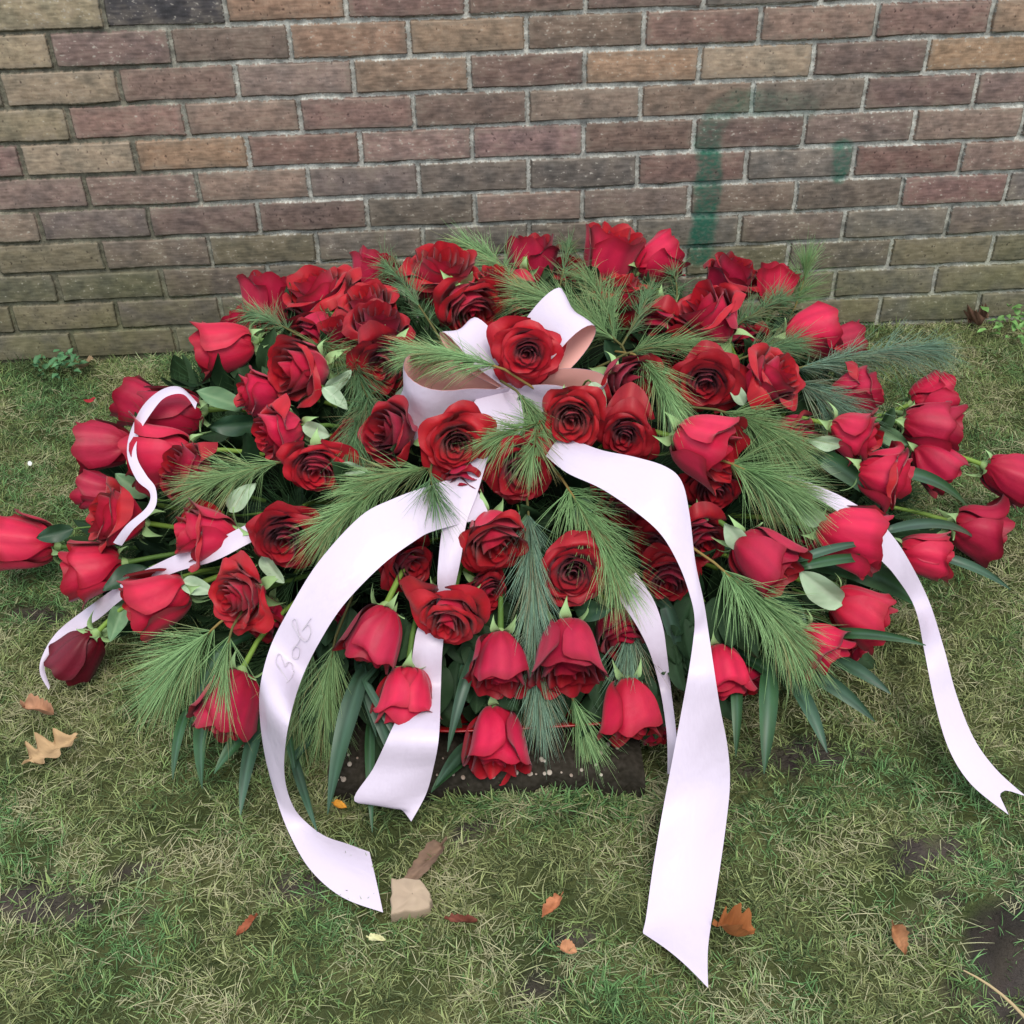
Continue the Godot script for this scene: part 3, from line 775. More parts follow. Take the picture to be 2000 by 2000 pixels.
const STRAPS := [
	[Vector3(-0.433, 0.050, 1.148), Vector3(-0.436, 0.030, 1.249), 0.012, 0, "short strap blade under the big pine spray, outermost of its pair"],
	[Vector3(-0.406, 0.050, 1.155), Vector3(-0.393, 0.030, 1.268), 0.020, 0, "broad strap blade under the combed pointed rose"],
	[Vector3(-0.319, 0.058, 1.164), Vector3(-0.378, 0.040, 1.252), 0.022, 0, "strap blade slanting from under the looping streamer towards the grass"],
	[Vector3(-0.328, 0.050, 1.190), Vector3(-0.338, 0.020, 1.308), 0.016, 1, "dark strap blade touching the grass beside the looping streamer"],
	[Vector3(-0.173, 0.145, 1.191), Vector3(-0.217, 0.050, 1.339), 0.024, 1, "long wide strap blade pointing at the looping streamer's end"],
	[Vector3(-0.166, 0.139, 1.195), Vector3(-0.122, 0.060, 1.299), 0.015, 1, "strap blade lying over the middle streamer's end, wider of two"],
	[Vector3(-0.167, 0.151, 1.202), Vector3(-0.102, 0.080, 1.305), 0.008, 1, "narrow strap blade lying over the middle streamer's end"],
	[Vector3(-0.166, 0.076, 1.206), Vector3(-0.162, 0.020, 1.347), 0.011, 0, "straight thin blade hanging past the middle streamer's corner"],
	[Vector3(-0.270, 0.050, 1.240), Vector3(-0.228, 0.050, 1.365), 0.012, 1, "thin blade lying on the looping streamer's lower bend"],
	[Vector3(-0.023, 0.166, 1.189), Vector3(-0.060, 0.090, 1.279), 0.013, 1, "grey-green blade hanging left of the lowest bell-shaped rose"],
	[Vector3(-0.031, 0.050, 1.233), Vector3(-0.077, 0.060, 1.310), 0.016, 1, "upper blade poking out sideways under the lowest bell-shaped rose"],
	[Vector3(-0.036, 0.050, 1.251), Vector3(-0.084, 0.050, 1.312), 0.016, 0, "lower blade poking out sideways under the lowest bell-shaped rose"],
	[Vector3(-0.038, 0.142, 1.164), Vector3(-0.068, 0.066, 1.194), 0.016, 1, "dark blade in the gap beside the middle streamer"],
	[Vector3(0.340, 0.104, 1.182), Vector3(0.325, 0.050, 1.279), 0.013, 0, "blade hanging straight down, nearest the long straight streamer"],
	[Vector3(0.388, 0.098, 1.169), Vector3(0.362, 0.030, 1.294), 0.022, 0, "widest hanging blade under the sloping pine spray"],
	[Vector3(0.425, 0.074, 1.163), Vector3(0.452, 0.040, 1.272), 0.018, 1, "blade slanting down over the worn grass next to the widest hanging blade"],
	[Vector3(0.453, 0.075, 1.151), Vector3(0.529, 0.050, 1.230), 0.019, 1, "long slanting blade above the worn grass, lower of a close pair"],
	[Vector3(0.491, 0.080, 1.133), Vector3(0.557, 0.070, 1.199), 0.016, 1, "shorter slanting blade, upper of a close pair"],
	[Vector3(0.472, 0.131, 1.135), Vector3(0.589, 0.160, 1.198), 0.012, 0, "pale narrow blade reaching level to the notched ribbon"],
	[Vector3(0.431, 0.237, 1.099), Vector3(0.542, 0.231, 1.063), 0.010, 1, "thin grey blade lying across the broad rose at the notched ribbon"],
	[Vector3(0.438, 0.230, 1.103), Vector3(0.574, 0.197, 1.061), 0.012, 0, "thin green blade under the broad rose, just below the grey one"],
	[Vector3(0.591, 0.205, 1.003), Vector3(0.814, 0.050, 0.843), 0.013, 1, "grey blade reaching across the outer crimson rose"],
	[Vector3(0.514, 0.185, 1.060), Vector3(0.669, 0.050, 1.005), 0.030, 0, "broad dark blade below the notched ribbon's corner"],
	[Vector3(0.631, 0.233, 0.898), Vector3(0.790, 0.113, 0.835), 0.018, 0, "green blade between the dark hanging rose and the outer crimson rose"],
	[Vector3(0.690, 0.125, 0.970), Vector3(0.801, 0.080, 1.006), 0.012, 1, "dark thin blade reaching out under the outer crimson rose"],
	[Vector3(0.508, 0.271, 0.899), Vector3(0.595, 0.212, 0.948), 0.026, 0, "dark broad blade under the rose with sharp pointed petals"],
	[Vector3(-0.378, 0.129, 1.100), Vector3(-0.430, 0.030, 1.155), 0.014, 0, "dark blade behind the big pine spray's needles"],
	[Vector3(-0.180, 0.140, 1.141), Vector3(-0.153, 0.100, 1.256), 0.014, 1, "dark blade hanging behind the squat bell-shaped rose"],
	[Vector3(0.246, 0.190, 1.123), Vector3(0.266, 0.113, 1.166), 0.018, 1, "dark blade in the gap between the two right-hand streamers"],
	[Vector3(-0.288, 0.050, 1.163), Vector3(-0.263, 0.050, 1.276), 0.012, 0, "green blade hanging in the looping streamer's inner curve"],
]
const LEAVES := [
	[Vector3(-0.226, 0.367, 0.803), Vector3(0.893, 0.487, -0.054), Vector3(0.116, 0.497, 0.860), 0.062, 0, "pale curled leaf beside the broad half-open rose"],
	[Vector3(-0.227, 0.374, 0.809), Vector3(0.733, -0.353, 0.636), Vector3(0.120, 0.509, 0.852), 0.062, 0, "pale leaf lying lower beside the broad half-open rose"],
	[Vector3(-0.119, 0.350, 0.837), Vector3(0.527, 0.858, -0.101), Vector3(0.063, 0.512, 0.857), 0.056, 0, "small pale leaf between the cup-shaped rose and the bow's left loop"],
	[Vector3(-0.198, 0.333, 0.959), Vector3(0.954, 0.039, 0.418), Vector3(0.109, 0.561, 0.820), 0.056, 0, "bright pale leaf touching the round flat-faced rose"],
	[Vector3(-0.255, 0.345, 0.867), Vector3(0.914, -0.104, 0.501), Vector3(0.136, 0.532, 0.836), 0.062, 0, "yellowish pale leaf above the round flat-faced rose"],
	[Vector3(-0.365, 0.301, 0.739), Vector3(-0.837, 0.423, 0.006), Vector3(0.214, 0.499, 0.840), 0.100, 1, "long grey-green leaf above the light stems on the left shoulder"],
	[Vector3(-0.329, 0.307, 0.791), Vector3(-0.869, 0.131, 0.281), Vector3(0.203, 0.518, 0.831), 0.106, 2, "broad dark leaf between the light stems and the red shoulder roses"],
	[Vector3(-0.360, 0.273, 0.971), Vector3(0.706, 0.747, -0.110), Vector3(0.203, 0.569, 0.797), 0.069, 0, "pale green leaf above the dark-hearted rose near dark gaps"],
	[Vector3(-0.505, 0.229, 0.865), Vector3(-0.691, 0.587, -0.141), Vector3(0.287, 0.546, 0.787), 0.075, 1, "green leaf at the kink of the thin curled ribbon"],
	[Vector3(-0.539, 0.118, 0.968), Vector3(-0.260, -0.398, 0.789), Vector3(0.301, 0.628, 0.718), 0.088, 1, "grey-green leaf beside the stem of the face-down dark rose"],
	[Vector3(-0.427, 0.207, 1.043), Vector3(0.949, -0.042, 0.500), Vector3(0.241, 0.622, 0.745), 0.062, 0, "pale leaf at the neck of the pointed rose on the white ribbon"],
	[Vector3(-0.658, 0.128, 0.802), Vector3(-0.902, -0.068, 0.229), Vector3(0.344, 0.564, 0.751), 0.075, 2, "dark leaf along the stem of the lone outermost rose"],
	[Vector3(0.285, 0.329, 0.932), Vector3(-0.251, 0.923, -0.295), Vector3(-0.167, 0.537, 0.827), 0.062, 0, "pale upright leaf beside the bright pink-red bud's neck"],
	[Vector3(0.539, 0.292, 0.900), Vector3(-1.027, 0.248, 0.290), Vector3(-0.289, 0.538, 0.792), 0.069, 0, "pale leaf under the lower of the two pressed roses"],
	[Vector3(0.484, 0.247, 1.033), Vector3(-0.837, 0.635, -0.090), Vector3(-0.274, 0.587, 0.762), 0.077, 0, "pale green oval leaf above the broad rose at the notched ribbon"],
	[Vector3(0.359, 0.250, 1.089), Vector3(-0.575, 0.815, -0.230), Vector3(-0.215, 0.609, 0.763), 0.069, 0, "yellow-green leaf at the top of the bright smooth red bud"],
	[Vector3(0.497, 0.168, 1.115), Vector3(-0.825, 0.697, 0.012), Vector3(-0.280, 0.636, 0.719), 0.106, 0, "largest pale leaf, wavy-edged, above the sloping pine spray"],
	[Vector3(0.117, 0.210, 1.148), Vector3(0.819, 0.314, 0.413), Vector3(-0.092, 0.666, 0.740), 0.075, 2, "shiny dark leaf at the foot of the spiral rose"],
	[Vector3(0.051, 0.296, 1.035), Vector3(0.092, -0.365, 0.926), Vector3(-0.035, 0.618, 0.785), 0.106, 1, "green folded leaf behind the dense dark pine tail"],
	[Vector3(-0.307, 0.247, 1.043), Vector3(0.492, -0.410, 0.792), Vector3(0.181, 0.621, 0.763), 0.062, 0, "pale leaf below the dark-hearted rose by the looping streamer"],
	[Vector3(0.166, 0.398, 0.870), Vector3(0.347, -0.392, 0.831), Vector3(-0.105, 0.516, 0.850), 0.056, 0, "whitish leaf below the small curl of the bow"],
	[Vector3(0.398, 0.336, 0.851), Vector3(-0.509, 0.869, -0.149), Vector3(-0.221, 0.510, 0.831), 0.056, 0, "whitish leaf between the ruffled and the round-bellied rose"],
	[Vector3(0.635, 0.237, 0.779), Vector3(0.676, -0.212, 0.550), Vector3(-0.339, 0.526, 0.780), 0.075, 1, "green leaf between the pressed roses and the neat profile bud"],
	[Vector3(0.223, 0.225, 1.039), Vector3(0.325, -0.268, 0.874), Vector3(-0.143, 0.633, 0.761), 0.075, 2, "dark leaf in the shade beside the narrow inner ribbon"],
	[Vector3(0.242, 0.190, 1.064), Vector3(0.034, -0.311, 0.933), Vector3(-0.150, 0.656, 0.740), 0.094, 2, "bluish dark leaf in the gap right of the narrow inner ribbon"],
	[Vector3(-0.051, 0.347, 0.952), Vector3(0.410, -0.345, 0.857), Vector3(0.025, 0.564, 0.825), 0.062, 1, "small green leaf under the orange-red rose"],
	[Vector3(0.397, 0.166, 1.074), Vector3(0.511, -0.096, 0.750), Vector3(-0.250, 0.650, 0.718), 0.100, 2, "dark leaf under the bright smooth red bud"],
	[Vector3(-0.149, 0.295, 1.010), Vector3(-0.716, -0.028, 0.620), Vector3(0.106, 0.596, 0.796), 0.075, 1, "green leaf just above the looping streamer"],
	[Vector3(-0.503, 0.157, 0.946), Vector3(-0.734, -0.115, 0.500), Vector3(0.293, 0.605, 0.740), 0.094, 2, "dark leaf above the white ribbon near the resting rose"],
	[Vector3(0.222, 0.363, 0.772), Vector3(-0.459, 0.906, 0.050), Vector3(-0.118, 0.486, 0.866), 0.075, 2, "dark leaf under the wide pine spray above the bow"],
	[Vector3(0.375, 0.314, 0.881), Vector3(0.685, 0.008, 0.603), Vector3(-0.228, 0.539, 0.811), 0.075, 2, "dark leaf right of the bright pink-red bud under needles"],
	[Vector3(0.150, 0.295, 1.013), Vector3(-0.511, -0.289, 0.824), Vector3(-0.086, 0.600, 0.795), 0.062, 1, "narrow leaf behind the large pine sprig's twig"],
]

func pine_sprig(row: Array, idx: int) -> void:
	var a: Vector3 = row[0]
	var b: Vector3 = row[1]
	var ln: float = row[2]
	var count: int = row[3]
	var spread: float = row[4]
	var tone: int = row[5]
	var g := RandomNumberGenerator.new()
	g.seed = 900 + idx * 13
	var o := root("pine_sprig", row[6], "pine sprig", a, "white pine sprigs in the spray")
	var ab := b - a
	var inner := -ab.normalized() * 0.045 + (MOUND - a).normalized() * 0.035
	var out := (a - MOUND).normalized()
	var mid := ab * 0.5 + out * ab.length() * 0.12
	var pts := PackedVector3Array([inner])
	pts.append_array(curve3(Vector3.ZERO, mid, ab, 8))
	var rad := PackedFloat32Array()
	for i in pts.size(): rad.append(lerpf(0.0020, 0.0010, float(i) / (pts.size() - 1)))
	put("twig", tube(pts, rad, 6), M.twig if tone != 2 else M.twig2, o)
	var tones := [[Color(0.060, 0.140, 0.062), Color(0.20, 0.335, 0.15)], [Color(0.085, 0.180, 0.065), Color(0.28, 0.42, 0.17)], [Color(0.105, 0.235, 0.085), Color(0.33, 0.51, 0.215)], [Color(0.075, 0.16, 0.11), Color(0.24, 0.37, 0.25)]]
	var v := PackedVector3Array()
	var n := PackedVector3Array()
	var ix := PackedInt32Array()
	var c := PackedColorArray()
	var bundles := int(count * 2.1 / 5.0)
	for k in bundles:
		var t := 0.06 + 0.94 * pow(g.randf(), 0.85)
		var f := t * 8.0
		var i0 := mini(int(f), 7)
		var p := pts[i0 + 1].lerp(pts[i0 + 2], f - i0)
		var d := (pts[i0 + 2] - pts[i0 + 1]).normalized()
		var side := d.cross(Vector3(g.randfn(), g.randfn(), g.randfn())).normalized()
		var an := g.randf_range(0.14, 1.12) * spread * lerpf(1.15, 0.55, t)
		var bd := (d * cos(an) + side * sin(an)).normalized()
		var warm := g.randf()
		for q in 5:                   # five needles from each sheath
			var jd := (bd + Vector3(g.randfn(), g.randfn(), g.randfn()) * 0.13).normalized()
			var l := ln * g.randf_range(0.62, 1.02)
			var bend := Vector3(0, -0.22, 0) * g.randf_range(0.2, 1.6) + Vector3(g.randfn(), g.randfn(), g.randfn()) * 0.09
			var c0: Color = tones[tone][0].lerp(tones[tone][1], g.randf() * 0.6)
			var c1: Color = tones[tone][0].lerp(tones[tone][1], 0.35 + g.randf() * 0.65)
			if warm > 0.82: c1 = c1.lerp(Color(0.30, 0.17, 0.08), 0.75)
			elif warm < 0.1: c1 = c1.lerp(Color(0.26, 0.32, 0.13), 0.6)
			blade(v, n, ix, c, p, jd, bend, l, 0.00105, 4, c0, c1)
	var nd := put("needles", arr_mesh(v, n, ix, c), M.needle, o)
	nd.set_meta("kind", "stuff")

func strap_leaf(row: Array, idx: int) -> void:
	var a: Vector3 = row[0]
	var b: Vector3 = row[1]
	var w: float = row[2]
	var g := RandomNumberGenerator.new()
	g.seed = 1700 + idx * 11
	var o := root("strap_leaf", row[4], "strap leaf", a, "long strap leaves hanging from the spray")
	var ab := b - a
	var back := (MOUND - a).limit_length(0.16)
	var mid := ab * 0.5 + Vector3(0, 0.18, 0.06) * ab.length()
	var pts := PackedVector3Array([back, back * 0.5])
	pts.append_array(curve3(Vector3.ZERO, mid, ab, 12))
	var eye := Vector3(0.0, 0.75, 0.66)
	var nu := 6
	var nv := pts.size() - 1
	var v := PackedVector3Array()
	var c := PackedColorArray()
	var roll := g.randf_range(-0.35, 0.35)
	for j in nv + 1:
		var d := (pts[mini(j + 1, nv)] - pts[maxi(j - 1, 0)]).normalized()
		var s := d.cross(eye).normalized().rotated(d, roll + 0.4 * float(j) / nv)
		var up := s.cross(d)
		var t := float(j) / nv
		var ww := w * 0.62 * (0.55 + 0.45 * sstep(0.0, 0.4, t)) * maxf(0.0, 1.0 - pow(t, 3.0)) + 0.0006
		for i in nu + 1:
			var u := float(i) / nu * 2.0 - 1.0
			v.append(pts[j] + s * u * ww + up * ww * 0.28 * (u * u))
			var k := 0.86 + 0.16 * sin(u * 14.0) + 0.15 * sin(t * 7.0 + roll * 20.0) + g.randf_range(-0.08, 0.08)
			var base := Color(0.030, 0.082, 0.032) if int(row[3]) == 0 else Color(0.037, 0.082, 0.048)
			c.append(Color(base.r * k, base.g * k, base.b * k).lerp(Color(0.07, 0.13, 0.09), 0.5 if absf(u) < 0.1 else 0.0))
	put("blade", arr_mesh(v, grid_normals(v, nu, nv), grid_index(nu, nv), c), M.strap, o)

func leaf_shape(l: float, w: float, droop: float, wav: float, g: RandomNumberGenerator, c0: Color, c1: Color) -> ArrayMesh:
	var nu := 8
	var nv := 12
	var v := PackedVector3Array()
	var c := PackedColorArray()
	var ph := g.randf() * TAU
	for j in nv + 1:
		var t := float(j) / nv
		var ww := w * pow(sin(PI * pow(t, 0.85)), 0.75) * 0.5 + 0.0008
		for i in nu + 1:
			var u := float(i) / nu * 2.0 - 1.0
			var y := absf(u) * ww * 0.45 - droop * l * t * t + wav * l * sin(t * 9.0 + ph) * u * absf(u)
			v.append(Vector3(u * ww, y, -l * t))
			var vein := 0.55 if absf(u) < 0.08 else (0.22 if sin(t * 26.0 + absf(u) * 5.0) > 0.75 else 0.0)
			c.append(c0.lerp(c1, vein) * g.randf_range(0.94, 1.06))
	return arr_mesh(v, grid_normals(v, nu, nv), grid_index(nu, nv), c)

func broad_leaf(row: Array, idx: int) -> void:
	var d: Vector3 = row[1]
	var face: Vector3 = row[2]
	var l: float = row[3]
	var g := RandomNumberGenerator.new()
	g.seed = 2300 + idx * 5
	var o := root("leaf", row[5], "leaf", row[0], "broad leaves among the roses")
	var cols := [[Color(0.30, 0.40, 0.26), Color(0.42, 0.50, 0.36)], [Color(0.11, 0.20, 0.10), Color(0.19, 0.29, 0.15)], [Color(0.020, 0.052, 0.026), Color(0.04, 0.08, 0.042)]]
	var k: int = row[4]
	l *= 0.78
	var m := leaf_shape(l, l * g.randf_range(0.38, 0.52), g.randf_range(-0.1, 0.3), 0.05, g, cols[k][0], cols[k][1])
	var z := -d.normalized()
	var x := face.cross(z).normalized().rotated(z, g.randf_range(-0.5, 0.5))
	var bl := put("leaf_blade", m, M.leaf if k != 2 else M.gloss_leaf, o)
	bl.basis = Basis(x, z.cross(x), z)
	var at: Vector3 = row[0]
	var back := (MOUND - at).limit_length(0.08)
	put("leaf_stalk", tube(curve3(back, -d * 0.02, Vector3.ZERO, 5), PackedFloat32Array([0.002, 0.002, 0.0018, 0.0016, 0.0014, 0.0012]), 6), M.stem2, o)

func filler() -> void:
	# the dark packing of leaves and needles over the foam that shows in the gaps
	var g := RandomNumberGenerator.new()
	g.seed = 3100
	var lm := leaf_shape(0.07, 0.032, 0.25, 0.04, g, Color(0.8, 0.8, 0.8), Color(1.2, 1.2, 1.2))
	var spots := []
	for i in 900:
		var a := g.randf() * TAU
		var y := g.randf_range(-0.02, 1.0)
		var q := sqrt(1.0 - y * y)
		var dir := Vector3(cos(a) * q, y, sin(a) * q)
		var k := g.randf_range(0.72, 0.90)
		var p := MOUND + dir * MOUND_R * k
		if p.y < 0.03: continue
		var dn := (dir / MOUND_R).normalized()
		var z := -(dn * g.randf_range(0.1, 0.8) + Vector3(g.randfn(), g.randfn(), g.randfn()) * 0.6).normalized()
		var x := z.cross(Vector3(g.randfn(), 1.0, g.randfn())).normalized()
		var s := g.randf_range(0.8, 1.35)
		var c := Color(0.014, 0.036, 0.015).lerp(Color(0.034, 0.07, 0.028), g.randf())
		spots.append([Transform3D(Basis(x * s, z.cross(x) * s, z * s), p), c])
	for i in 150:     # more of it along the front edge, hanging over the tray
		var p := Vector3(MOUND.x + g.randf_range(-0.30, 0.28), g.randf_range(0.10, 0.20), 0)
		p.z = lerpf(1.225, 1.13, (p.y - 0.10) / 0.10) - absf(p.x - MOUND.x) * 0.12 + g.randf_range(-0.02, 0.01)
		var z := Vector3(g.randfn() * 0.5, 0.8, -0.5 + g.randfn() * 0.4).normalized()
		var x := z.cross(Vector3(g.randfn() * 0.4, 0.3, 1.0)).normalized()
		var s := g.randf_range(0.7, 1.2)
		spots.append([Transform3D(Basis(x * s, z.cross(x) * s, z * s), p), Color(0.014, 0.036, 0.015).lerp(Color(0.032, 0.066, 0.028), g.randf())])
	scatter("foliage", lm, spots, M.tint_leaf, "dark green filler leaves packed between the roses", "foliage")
	var v := PackedVector3Array()
	var n := PackedVector3Array()
	var ix := PackedInt32Array()
	var c := PackedColorArray()
	for i in 26:
		blade(v, n, ix, c, Vector3(0, 0, 0), (Vector3(0, 1, 0) + Vector3(g.randfn(), g.randfn() * 0.3, g.randfn()) * 0.45).normalized(), Vector3(g.randfn(), g.randfn(), g.randfn()) * 0.1, g.randf_range(0.06, 0.09), 0.0016, 3, Color(0.8, 0.8, 0.8), Color(1.2, 1.2, 1.2))
	var nm := arr_mesh(v, n, ix, c)
	var sp := []
	for i in 420:
		var a := g.randf() * TAU
		var y := g.randf_range(0.0, 1.0)
		var q := sqrt(1.0 - y * y)
		var dir := Vector3(cos(a) * q, y, sin(a) * q)
		var p := MOUND + dir * MOUND_R * g.randf_range(0.74, 0.86)
		var dn := (dir / MOUND_R + Vector3(g.randfn(), g.randfn(), g.randfn()) * 0.7).normalized()
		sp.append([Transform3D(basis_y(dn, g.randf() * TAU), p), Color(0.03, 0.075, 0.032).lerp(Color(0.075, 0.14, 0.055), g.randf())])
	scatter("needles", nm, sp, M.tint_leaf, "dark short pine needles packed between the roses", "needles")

# ------------------------------------------------------------------ ribbons
const RIBBONS := {
	"loop": [
		[Vector3(-0.019, 0.343, 1.008), Vector3(0.011, 0.312, 1.066)],
		[Vector3(-0.076, 0.350, 1.044), Vector3(-0.062, 0.319, 1.099)],
		[Vector3(-0.118, 0.349, 1.066), Vector3(-0.091, 0.318, 1.120)],
		[Vector3(-0.160, 0.340, 1.089), Vector3(-0.133, 0.304, 1.149)],
		[Vector3(-0.215, 0.304, 1.135), Vector3(-0.182, 0.272, 1.184)],
		[Vector3(-0.255, 0.260, 1.176), Vector3(-0.216, 0.234, 1.212)],
		[Vector3(-0.282, 0.219, 1.199), Vector3(-0.243, 0.189, 1.232)],
		[Vector3(-0.289, 0.210, 1.257), Vector3(-0.246, 0.210, 1.324)],
		[Vector3(-0.301, 0.145, 1.249), Vector3(-0.261, 0.145, 1.324)],
		[Vector3(-0.299, 0.095, 1.273), Vector3(-0.266, 0.095, 1.324)],
		[Vector3(-0.286, 0.060, 1.311), Vector3(-0.259, 0.060, 1.334)],
		[Vector3(-0.268, 0.035, 1.351), Vector3(-0.244, 0.035, 1.340)],
		[Vector3(-0.238, 0.022, 1.400), Vector3(-0.222, 0.022, 1.351)],
		[Vector3(-0.196, 0.016, 1.439), Vector3(-0.194, 0.016, 1.360)],
		[Vector3(-0.144, 0.014, 1.463), Vector3(-0.165, 0.014, 1.373)],
	],
	"straight": [
		[Vector3(0.116, 0.375, 0.968), Vector3(0.091, 0.362, 1.000)],
		[Vector3(0.163, 0.371, 1.003), Vector3(0.117, 0.358, 1.037)],
		[Vector3(0.207, 0.374, 1.029), Vector3(0.159, 0.356, 1.074)],
		[Vector3(0.246, 0.373, 1.054), Vector3(0.200, 0.345, 1.114)],
		[Vector3(0.266, 0.360, 1.072), Vector3(0.231, 0.324, 1.139)],
		[Vector3(0.272, 0.333, 1.108), Vector3(0.252, 0.293, 1.168)],
		[Vector3(0.274, 0.292, 1.157), Vector3(0.264, 0.261, 1.194)],
		[Vector3(0.282, 0.252, 1.191), Vector3(0.268, 0.238, 1.208)],
		[Vector3(0.287, 0.217, 1.214), Vector3(0.266, 0.215, 1.220)],
		[Vector3(0.286, 0.200, 1.264), Vector3(0.253, 0.200, 1.265)],
		[Vector3(0.293, 0.155, 1.287), Vector3(0.242, 0.155, 1.292)],
		[Vector3(0.304, 0.100, 1.305), Vector3(0.225, 0.100, 1.335)],
		[Vector3(0.305, 0.060, 1.333), Vector3(0.209, 0.060, 1.378)],
		[Vector3(0.290, 0.035, 1.388), Vector3(0.190, 0.035, 1.438)],
		[Vector3(0.264, 0.018, 1.469), Vector3(0.175, 0.018, 1.492)],
		[Vector3(0.243, 0.014, 1.533), Vector3(0.169, 0.014, 1.509)],
		[Vector3(0.233, 0.014, 1.586), Vector3(0.170, 0.014, 1.513)],
	],
	"middle": [
		[Vector3(0.015, 0.364, 0.984), Vector3(-0.025, 0.354, 1.004)],
		[Vector3(-0.005, 0.338, 1.046), Vector3(-0.044, 0.334, 1.050)],
		[Vector3(-0.021, 0.317, 1.082), Vector3(-0.055, 0.308, 1.091)],
		[Vector3(-0.030, 0.287, 1.116), Vector3(-0.062, 0.275, 1.127)],
		[Vector3(-0.041, 0.250, 1.137), Vector3(-0.067, 0.239, 1.145)],
		[Vector3(-0.054, 0.209, 1.154), Vector3(-0.092, 0.202, 1.155)],
		[Vector3(-0.061, 0.185, 1.185), Vector3(-0.100, 0.184, 1.181)],
		[Vector3(-0.066, 0.139, 1.212), Vector3(-0.112, 0.130, 1.210)],
		[Vector3(-0.068, 0.145, 1.302), Vector3(-0.131, 0.145, 1.293)],
		[Vector3(-0.078, 0.100, 1.315), Vector3(-0.155, 0.100, 1.309)],
		[Vector3(-0.090, 0.062, 1.325), Vector3(-0.182, 0.062, 1.329)],
		[Vector3(-0.110, 0.040, 1.349), Vector3(-0.133, 0.040, 1.318)],
	],
	"inner": [
		[Vector3(0.204, 0.243, 1.115), Vector3(0.174, 0.234, 1.129)],
		[Vector3(0.224, 0.222, 1.147), Vector3(0.180, 0.225, 1.152)],
		[Vector3(0.234, 0.198, 1.173), Vector3(0.198, 0.203, 1.175)],
		[Vector3(0.239, 0.164, 1.189), Vector3(0.216, 0.166, 1.192)],
		[Vector3(0.246, 0.107, 1.203), Vector3(0.231, 0.108, 1.205)],
		[Vector3(0.240, 0.100, 1.292), Vector3(0.229, 0.100, 1.277)],
		[Vector3(0.238, 0.050, 1.302), Vector3(0.229, 0.050, 1.302)],
	],
	"notched": [
		[Vector3(0.450, 0.275, 0.949), Vector3(0.438, 0.273, 0.962)],
		[Vector3(0.479, 0.280, 0.985), Vector3(0.464, 0.276, 1.001)],
		[Vector3(0.513, 0.272, 1.006), Vector3(0.493, 0.268, 1.025)],
		[Vector3(0.554, 0.250, 1.022), Vector3(0.531, 0.247, 1.042)],
		[Vector3(0.576, 0.232, 1.039), Vector3(0.547, 0.221, 1.071)],
		[Vector3(0.605, 0.193, 1.052), Vector3(0.580, 0.184, 1.078)],
		[Vector3(0.648, 0.117, 1.061), Vector3(0.621, 0.120, 1.079)],
		[Vector3(0.628, 0.130, 1.174), Vector3(0.598, 0.130, 1.185)],
		[Vector3(0.636, 0.090, 1.222), Vector3(0.602, 0.090, 1.234)],
		[Vector3(0.652, 0.050, 1.266), Vector3(0.612, 0.050, 1.284)],
		[Vector3(0.672, 0.030, 1.306), Vector3(0.630, 0.030, 1.330)],
		[Vector3(0.698, 0.022, 1.348), Vector3(0.664, 0.022, 1.376)],
	],
	"outer": [
		[Vector3(-0.293, 0.270, 0.978), Vector3(-0.293, 0.257, 1.000)],
		[Vector3(-0.336, 0.266, 0.999), Vector3(-0.331, 0.252, 1.024)],
		[Vector3(-0.380, 0.255, 1.018), Vector3(-0.375, 0.240, 1.042)],
		[Vector3(-0.437, 0.231, 1.014), Vector3(-0.440, 0.214, 1.033)],
		[Vector3(-0.519, 0.172, 0.989), Vector3(-0.521, 0.154, 1.004)],
		[Vector3(-0.619, 0.075, 0.940), Vector3(-0.593, 0.075, 0.964)],
		[Vector3(-0.657, 0.060, 0.972), Vector3(-0.630, 0.060, 0.978)],
		[Vector3(-0.671, 0.050, 1.011), Vector3(-0.655, 0.050, 1.001)],
		[Vector3(-0.670, 0.040, 1.039), Vector3(-0.667, 0.040, 1.024)],
		[Vector3(-0.652, 0.030, 1.066), Vector3(-0.653, 0.030, 1.057)],
	],
	"thin": [
		[Vector3(-0.426, 0.337, 0.775), Vector3(-0.427, 0.334, 0.789)],
		[Vector3(-0.454, 0.350, 0.748), Vector3(-0.445, 0.350, 0.771)],
		[Vector3(-0.482, 0.349, 0.752), Vector3(-0.471, 0.350, 0.777)],
		[Vector3(-0.506, 0.340, 0.782), Vector3(-0.487, 0.343, 0.807)],
		[Vector3(-0.518, 0.325, 0.831), Vector3(-0.502, 0.328, 0.845)],
		[Vector3(-0.513, 0.317, 0.883), Vector3(-0.496, 0.321, 0.893)],
		[Vector3(-0.491, 0.308, 0.933), Vector3(-0.476, 0.315, 0.932)],
		[Vector3(-0.467, 0.305, 0.962), Vector3(-0.458, 0.310, 0.960)],
		[Vector3(-0.468, 0.298, 0.988), Vector3(-0.455, 0.300, 0.995)],
		[Vector3(-0.500, 0.273, 0.993), Vector3(-0.488, 0.273, 1.004)],
		[Vector3(-0.527, 0.240, 0.989), Vector3(-0.512, 0.242, 1.000)],
	],
}

